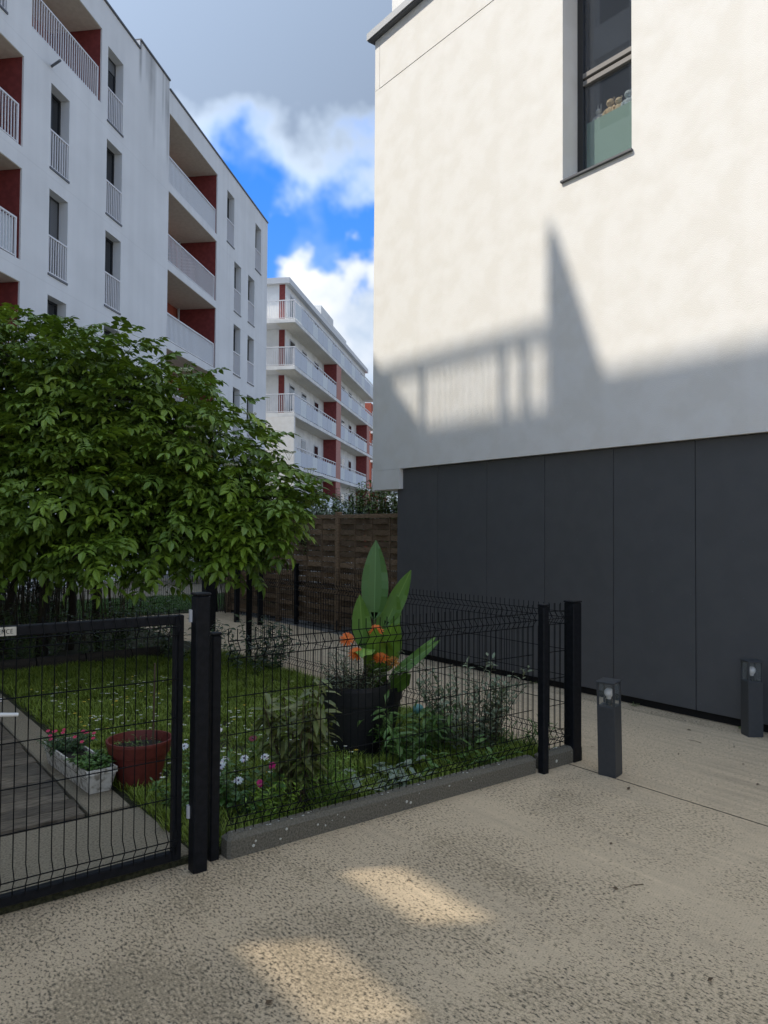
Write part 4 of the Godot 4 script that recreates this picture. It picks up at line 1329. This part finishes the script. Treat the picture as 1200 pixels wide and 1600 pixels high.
	for p in [Vector3(0.1, 0.26, 0.12), Vector3(0.0, 0.19, 0.16)]:
		var fl := MB.new()
		for k in 2: bloom(fl, Vector3(0, 0.006 * k, 0), Vector3(-0.4, 0.7, 0.6), 0.022, 7, 0.02, Color(0.45, 0.01, 0.14), Color(0.3, 0.01, 0.1), 0.2 + 0.4 * k)
		part("flower", fl, M.petal, mg).position = p
	bush("lambs_ear", "silvery leaved low perennial spreading behind the kerb", "plant", Vector3(-3.42, 0.03, -0.52), {"stems": 24, "h": 0.12, "spread": 0.22, "leaves": 9, "L": 0.10, "W": 0.035, "c": Color(0.14, 0.19, 0.13), "c2": Color(0.24, 0.29, 0.21), "base": 0.2, "t0": 0.0})
	bush("weed_clump", "broad leaved green weeds in front of the black pots", "plant", Vector3(-2.80, 0.03, -0.85), {"stems": 22, "h": 0.42, "spread": 0.28, "leaves": 11, "L": 0.16, "W": 0.04, "c": Color(0.05, 0.12, 0.025), "c2": Color(0.10, 0.19, 0.04), "base": 0.2, "tilt": 0.2, "bend": 0.9})
	bush("weed_clump", "small leafy weeds between the kerb and the sage bush", "plant", Vector3(-2.75, 0.03, -0.55), {"stems": 26, "h": 0.22, "spread": 0.35, "leaves": 9, "L": 0.10, "W": 0.03, "c": Color(0.05, 0.13, 0.02), "c2": Color(0.09, 0.18, 0.03), "base": 0.3})
	bush("weed_clump", "grassy weeds at the foot of the corner fence post", "plant", Vector3(-2.08, 0.03, -0.5), {"stems": 18, "h": 0.25, "spread": 0.15, "leaves": 8, "L": 0.12, "W": 0.012, "c": Color(0.05, 0.12, 0.02), "c2": Color(0.09, 0.17, 0.03), "base": 0.16, "tilt": 0.4})
	var os := bush("african_daisy", "low daisy clump with white flowers behind the gate post", "plant", Vector3(-4.05, 0.03, -1.25), {"stems": 40, "h": 0.20, "spread": 0.34, "leaves": 12, "L": 0.06, "W": 0.018, "c": Color(0.05, 0.13, 0.02), "c2": Color(0.10, 0.18, 0.03), "base": 0.3})
	var oe: Array = os.get_meta("ends")
	for k in 20:
		var fl := MB.new()
		var wine := k % 7 == 3
		bloom(fl, Vector3.ZERO, Vector3(-0.35, 0.85, 0.4), 0.033, 12, 0.014, Color(0.20, 0.02, 0.04) if wine else Color(0.74, 0.74, 0.74), Color(0.10, 0.06, 0.12), 0.25)
		part("flower", fl, M.petal, os).position = oe[k] + Vector3(0, 0.02, 0)
	bush("leafy_perennial", "dense green clump between the red pot and the gate post", "plant", Vector3(-4.42, 0.03, -0.85), {"stems": 34, "h": 0.28, "spread": 0.2, "leaves": 16, "L": 0.06, "W": 0.018, "c": Color(0.045, 0.12, 0.02), "c2": Color(0.09, 0.18, 0.03), "base": 0.2})
	# back border
	var dk := {"stems": 26, "h": 0.75, "spread": 0.35, "leaves": 26, "L": 0.08, "W": 0.04, "c": Color(0.05, 0.09, 0.02), "c2": Color(0.07, 0.12, 0.028), "base": 0.3, "lm": M.dark_leaf}
	var bl := [[-4.95, -6.45, "dark evergreen shrub behind the log edging at its brick end"], [-4.2, -6.45, "dark evergreen shrub in the middle of the back border"], [-3.35, -6.4, "glossy small leaved shrub at the back border's right end"], [-2.5, -5.6, "loose grey green shrub beside the end post of the path fence"], [-2.15, -4.5, "bushy shrub growing through the path fence"], [-2.9, -6.3, "tall leggy shrub in front of the broad gate post"]]
	for k in bl.size():
		var d2 := dk.duplicate()
		if k >= 3: d2.h = 0.62; d2.c = Color(0.035, 0.07, 0.025); d2.c2 = Color(0.08, 0.12, 0.05)
		if k == 5: d2.h = 1.0; d2.stems = 14; d2.c2 = Color(0.09, 0.16, 0.03)
		bush("border_shrub", bl[k][2], "shrub", Vector3(bl[k][0], 0.03, bl[k][1]), d2, "")
	for k in 4:
		var lg := MB.new()
		var x0 := -4.75 + k * 0.55
		lg.tube([Vector3(0, 0, 0), Vector3(0.26, 0.005, 0.01), Vector3(0.53, 0, 0.0)], 0.075, 0.07, 12)
		solo("log", lg, M.bark, "dark log lying along the back border of the grass", "log", Vector3(x0, 0.09, -6.02 + r(-0.02, 0.02)), "logs edging the back border")
	var br := MB.new()
	br.cbox(Vector3(-0.055, 0, -0.1), Vector3(0.055, 0.2, 0.1), 0.006)
	solo("brick", br, speckled([lin(0.22, 0.09, 0.05), lin(0.33, 0.16, 0.09)], [0.3, 0.7], 95, 0.03, 2.0, 0.9), "orange brick standing on end beside the first log", "brick", Vector3(-4.86, 0.03, -6.02))
	# cane thicket below the tree
	var cn := thing("cane_thicket", "dark thicket of thin upright canes under the elder tree", "thicket", Vector3(-4.2, 0, -8.2))
	var cmb := MB.new()
	for k in 260:
		var b := Vector3(r(-2.6, 1.9), 0, r(-0.6, 0.5))
		var tp := b + Vector3(r(-0.25, 0.25), r(1.4, 2.4), r(-0.2, 0.2))
		cmb.tube([b, b.lerp(tp, 0.5) + Vector3(r(-0.05, 0.05), 0, 0), tp], r(0.005, 0.012), 0.003, 5, false)
	tag(part("canes", cmb, M.cane, cn), "", "", "", "stuff")
	# hedges closing the view behind
	var hg := {"stems": 60, "h": 1.9, "spread": 0.6, "leaves": 40, "L": 0.10, "W": 0.05, "c": Color(0.018, 0.04, 0.012), "c2": Color(0.05, 0.09, 0.022), "base": 0.6, "lm": M.dark_leaf, "sr": 0.008, "sm": M.bark}
	var hs := [[-6.6, -9.1, "dark hedge shrub behind the canes at the deck's end"], [-5.6, -9.3, "dark hedge shrub behind the cane thicket"], [-4.6, -9.4, "dark hedge shrub behind the elder trunks"], [-3.6, -9.5, "dark hedge shrub beside the far mesh fence"]]
	for h in hs: bush("hedge_shrub", h[2], "shrub", Vector3(h[0], 0, h[1]), hg)
	# shrubs behind the timber fence
	var hb := {"stems": 80, "h": 2.4, "spread": 0.6, "leaves": 48, "L": 0.085, "W": 0.042, "c": Color(0.09, 0.16, 0.035), "c2": Color(0.15, 0.22, 0.06), "base": 0.5, "t0": 0.55, "hmin": 0.82, "sr": 0.008, "sm": M.bark}
	var hx := [[1.35, -8.3, 2.25, "low pale shrub over the timber fence beside the domed cover"], [1.75, -7.9, 2.45, "yellow green shrub standing above the middle timber post"], [2.2, -7.4, 2.55, "olive shrub rising above the timber fence"], [2.45, -6.9, 2.5, "dark shrub above the timber fence below the white overhang"], [1.0, -9.6, 2.5, "grey leaved shrub above the timber fence's far post"], [0.7, -10.6, 2.4, "shrub beyond the far end of the timber fence"]]
	for k in hx.size():
		var d3 := hb.duplicate()
		d3.h = hx[k][2] * 1.03
		if k in [0, 4]: d3.c2 = Color(0.2, 0.24, 0.13)
		if k == 1: d3.c2 = Color(0.12, 0.2, 0.03)
		bush("fence_shrub", hx[k][3], "shrub", Vector3(hx[k][0], 0, hx[k][1]), d3)
	# rounded pale cover seen over the fence
	var dm := thing("domed_cover", "pale blue white domed cover seen over the timber fence", "cover", Vector3(5.54, 0, -15.3))
	var db := MB.new()
	var pf := [[0.95, 0.0], [0.95, 1.9]]
	for k in 9: pf.append([0.95 * cos(PI / 2 * k / 8), 1.9 + 0.78 * sin(PI / 2 * k / 8)])
	db.lathe(Vector3.ZERO, pf, 28)
	part("shell", db, M.canvas, dm)
	for k in 8:
		var rb2 := MB.new()
		var q := TAU * k / 8
		var pts := []
		for j in 9: pts.append(Vector3(cos(q) * 0.955 * cos(PI / 2 * j / 8), 1.9 + 0.785 * sin(PI / 2 * j / 8), sin(q) * 0.955 * cos(PI / 2 * j / 8)))
		rb2.tube(pts, 0.012, 0.012, 5, false)
		part("rib", rb2, M.rail, dm)
	# shrubs by the far lane
	for e in [[3.5, -19.0, "rounded shrub beside the far lane"], [-1.5, -21.0, "large dark shrub closing the far lane"], [6.5, -24.0, "tall shrub in front of the balcony block"]]:
		var d4 := hb.duplicate()
		d4.h = 2.6; d4.spread = 1.2; d4.base = 1.0; d4.L = 0.14; d4.W = 0.07; d4.t0 = 0.1
		bush("lane_shrub", e[2], "shrub", Vector3(e[0], 0, e[1]), d4)

func big_leaf(mb: MB, base: Vector3, dir: Vector3, L: float, W: float, bend: float, face: Vector3):
	var f := dir.normalized()
	var s := f.cross(face).normalized()
	var nn := s.cross(f).normalized()
	var m := base
	var N_ := 10
	var prev := []
	var c := mb.col
	for i in N_ + 1:
		var t := float(i) / N_
		var ang := bend * t
		var ff := f * cos(ang) + nn * sin(ang)
		var n2 := nn * cos(ang) - f * sin(ang)
		var w := W * 0.5 * pow(sin(PI * pow(t, 0.8)), 0.75) if i > 0 and i < N_ else 0.004
		if i > 0: m += ff * (L / N_)
		var wv := 0.06 * W * sin(t * 14.0)
		var row := [m - s * w + n2 * (0.22 * w + wv), m - s * w * 0.5 + n2 * 0.1 * w, m - s * 0.004, m + s * 0.004, m + s * w * 0.5 + n2 * 0.1 * w, m + s * w + n2 * (0.22 * w - wv)]
		if i > 0:
			for k in 5:
				mb.col = Color(c.r * 1.5, c.g * 1.35, c.b * 1.6) if k == 2 else c
				mb.quad(prev[k], prev[k + 1], row[k + 1], row[k])
		prev = row
	mb.col = c

func litter():
	var m := mat(lin(0.10, 0.065, 0.035), 0.9)
	var spots := [Vector3(-0.42, 0, -0.1), Vector3(-0.96, 0, 0.63), Vector3(-1.14, 0, 0.22), Vector3(-3.63, 0, 1.85), Vector3(-4.0, 0, 0.57), Vector3(-1.5, 0, -0.3), Vector3(-2.9, 0, 0.9), Vector3(-3.3, 0, 1.2), Vector3(-5.0, 0, 1.0), Vector3(-1.3, 0, 0.9), Vector3(-0.6, 0, 0.35), Vector3(-2.1, 0, 0.45)]
	for k in spots.size():
		var b := MB.new()
		var q := r(0, TAU)
		b.leaf(Vector3(0, 0.004, 0), Vector3(cos(q), 0.08, sin(q)), Vector3.UP, r(0.02, 0.05), r(0.010, 0.022), r(-0.6, 0.2), 0.4, 0.05)
		solo("dead_leaf", b, m, "small dry brown leaf lying on the concrete", "leaf", spots[k], "dry leaves on the concrete")
	for p in [Vector3(-0.3, 0, 0.85), Vector3(-3.2, 0, 1.25), Vector3(-0.7, 0, 0.1)]:
		var b := MB.new()
		b.tube([Vector3(-0.05, 0.003, 0), Vector3(0, 0.005, 0.008), Vector3(0.06, 0.003, 0.0)], 0.002, 0.001, 4)
		solo("twig", b, M.brown_stem, "thin dry twig lying on the concrete", "twig", p, "twigs on the concrete").rotation.y = r(0, 3)
	# weeds in the gap below the panels
	for e in [[0.15, 0.02, "tiny weed sprouting below the grey panels beside the bollard"], [-0.9, 0.02, "tiny weed sprouting in the dark gap under the panels"], [-2.2, 0.02, "tiny weed under the panels opposite the mesh fence"]]:
		bush("wall_weed", e[2], "plant", Vector3(e[1] - 0.03, 0.0, e[0]), {"stems": 6, "h": 0.05, "spread": 0.05, "leaves": 6, "L": 0.03, "W": 0.012, "c": Color(0.07, 0.13, 0.03), "c2": Color(0.14, 0.18, 0.05), "base": 0.03, "sr": 0.0015})

func ground():
	var g := MB.new()
	g.box(Vector3(-220, -0.4, -260), Vector3(260, -0.03, 160))
	structure("ground", g, M.asphalt)
	var c := MB.new()
	var u := func(x: float, z: float) -> Vector2: return Vector2((x + 6.6) / 6.4, (z + 0.4) / 3.2)
	# forecourt in slabs with a real joint between the path along the wall and the yard
	for q in [[-10.1, -1.972, -11.0, 14.0], [-1.960, 0.4, -11.0, 14.0]]:
		var a: Vector2 = u.call(q[0], q[3])
		var b: Vector2 = u.call(q[1], q[2])
		c.quad(Vector3(q[0], 0, q[3]), Vector3(q[1], 0, q[3]), Vector3(q[1], 0, q[2]), Vector3(q[0], 0, q[2]), a, b)
	structure("concrete_forecourt", c, M.concrete)
	var j := MB.new()
	j.box(Vector3(-1.985, -0.03, -11.0), Vector3(-1.945, -0.006, 14.0))
	structure("joint", j, M.black)
	var lane := MB.new()
	lane.box(Vector3(-6, -0.05, -21.5), Vector3(16, 0.0, -15.0))
	structure("lane", lane, M.slab)

func far_block():
	var t := thing("far_building", "distant reddish block glimpsed past the balcony block", "building", Vector3(42.5, 0, -62.0), deg_to_rad(43))
	bx("wall", Vector3(-4, 0, -8), Vector3(6, 15.0, 0), M.red_back, t)
	for y in [3.0, 6.0, 9.0, 12.0]:
		var b := bx("balcony", Vector3(-4.2, y - 0.2, -0.0), Vector3(6.0, y, 1.4), M.white_wall, t)
		bx("rail_panel", Vector3(-4.2, y, 1.34), Vector3(6.0, y + 1.0, 1.38), M.canvas_b, b)
		for x in [-3.4, 0.2, 3.0]:
			var w := bx("window", Vector3(x, y + 0.1, 0.0), Vector3(x + 1.4, y + 2.2, 0.04), M.rail, t)
			bx("pane", Vector3(x + 0.1, y + 0.2, 0.04), Vector3(x + 1.3, y + 2.1, 0.05), M.pane, w)

# ------------------------------------------------------------------
func _ready():
	rng.seed = 20240518
	var cam := Camera3D.new()
	cam.name = "camera"
	cam.position = Vector3(-6.281, 1.65, 3.35)
	cam.rotation = Vector3(deg_to_rad(1.47), deg_to_rad(-37.26), deg_to_rad(0.36))
	cam.fov = 68.73
	cam.near = 0.05
	cam.far = 600.0
	add_child(cam)
	cam.current = true
	var env := Environment.new()
	env.background_mode = Environment.BG_SKY
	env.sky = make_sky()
	env.background_energy_multiplier = 1.0
	env.tonemap_mode = Environment.TONE_MAPPER_LINEAR
	env.tonemap_exposure = 1.9
	env.sdfgi_enabled = true
	env.ssao_enabled = true
	env.ssil_enabled = true
	var we := WorldEnvironment.new()
	we.name = "environment"
	we.environment = env
	add_child(we)
	var sun := DirectionalLight3D.new()
	sun.name = "sun"
	sun.light_energy = 0.84
	sun.light_color = Color(1.0, 0.965, 0.91)
	sun.light_angular_distance = 0.55
	sun.shadow_enabled = true
	add_child(sun)
	sun.look_at_from_position(Vector3.ZERO, -SUN_TO, Vector3.UP)

	make_materials()
	ground()
	white_building()
	long_block()
	balcony_block()
	shading_block()
	far_block()
	timber_fence()
	fences()
	deck_and_slabs()
	lawn()
	elder_tree()
	pots_and_plants()
	bollard("dark grey square bollard light leaning beside the corner fence post", Vector3(-1.915, 0, 0.185), 0.25, Vector3(0.0, 0, 0.045), 0.64)
	bollard("dark grey square bollard light standing close to the grey panels", Vector3(-0.14, 0, 0.27), 0.95, Vector3.ZERO, 0.61)
	plush("cream teddy bear plush sitting behind the window", Vector3(0.325, 6.04, -1.42), 1.0, lin(0.72, 0.58, 0.36), 0)
	plush("pale yellow plush beside the teddy bear behind the window", Vector3(0.325, 6.04, -1.32), 0.85, lin(0.75, 0.64, 0.42), 0)
	plush("pale blue plush with cap shape behind the window", Vector3(0.325, 6.04, -1.20), 0.95, lin(0.55, 0.66, 0.70), 0)
	plush("white long eared plush rabbit behind the window", Vector3(0.325, 6.04, -1.07), 0.95, lin(0.66, 0.70, 0.72), 1)
	plush("grey white plush rabbit next to the window frame", Vector3(0.325, 6.04, -1.57), 0.8, lin(0.62, 0.66, 0.64), 1)
	var tb := MB.new()
	tb.ball(Vector3(0, 0.045, 0), Vector3(0.05, 0.048, 0.05), 10, 16)
	solo("ball", tb, mat(lin(0.12, 0.30, 0.28), 0.5), "small teal ball lying in the grass beside the sage bush", "ball", Vector3(-2.05, 0.05, -1.70))
	litter()
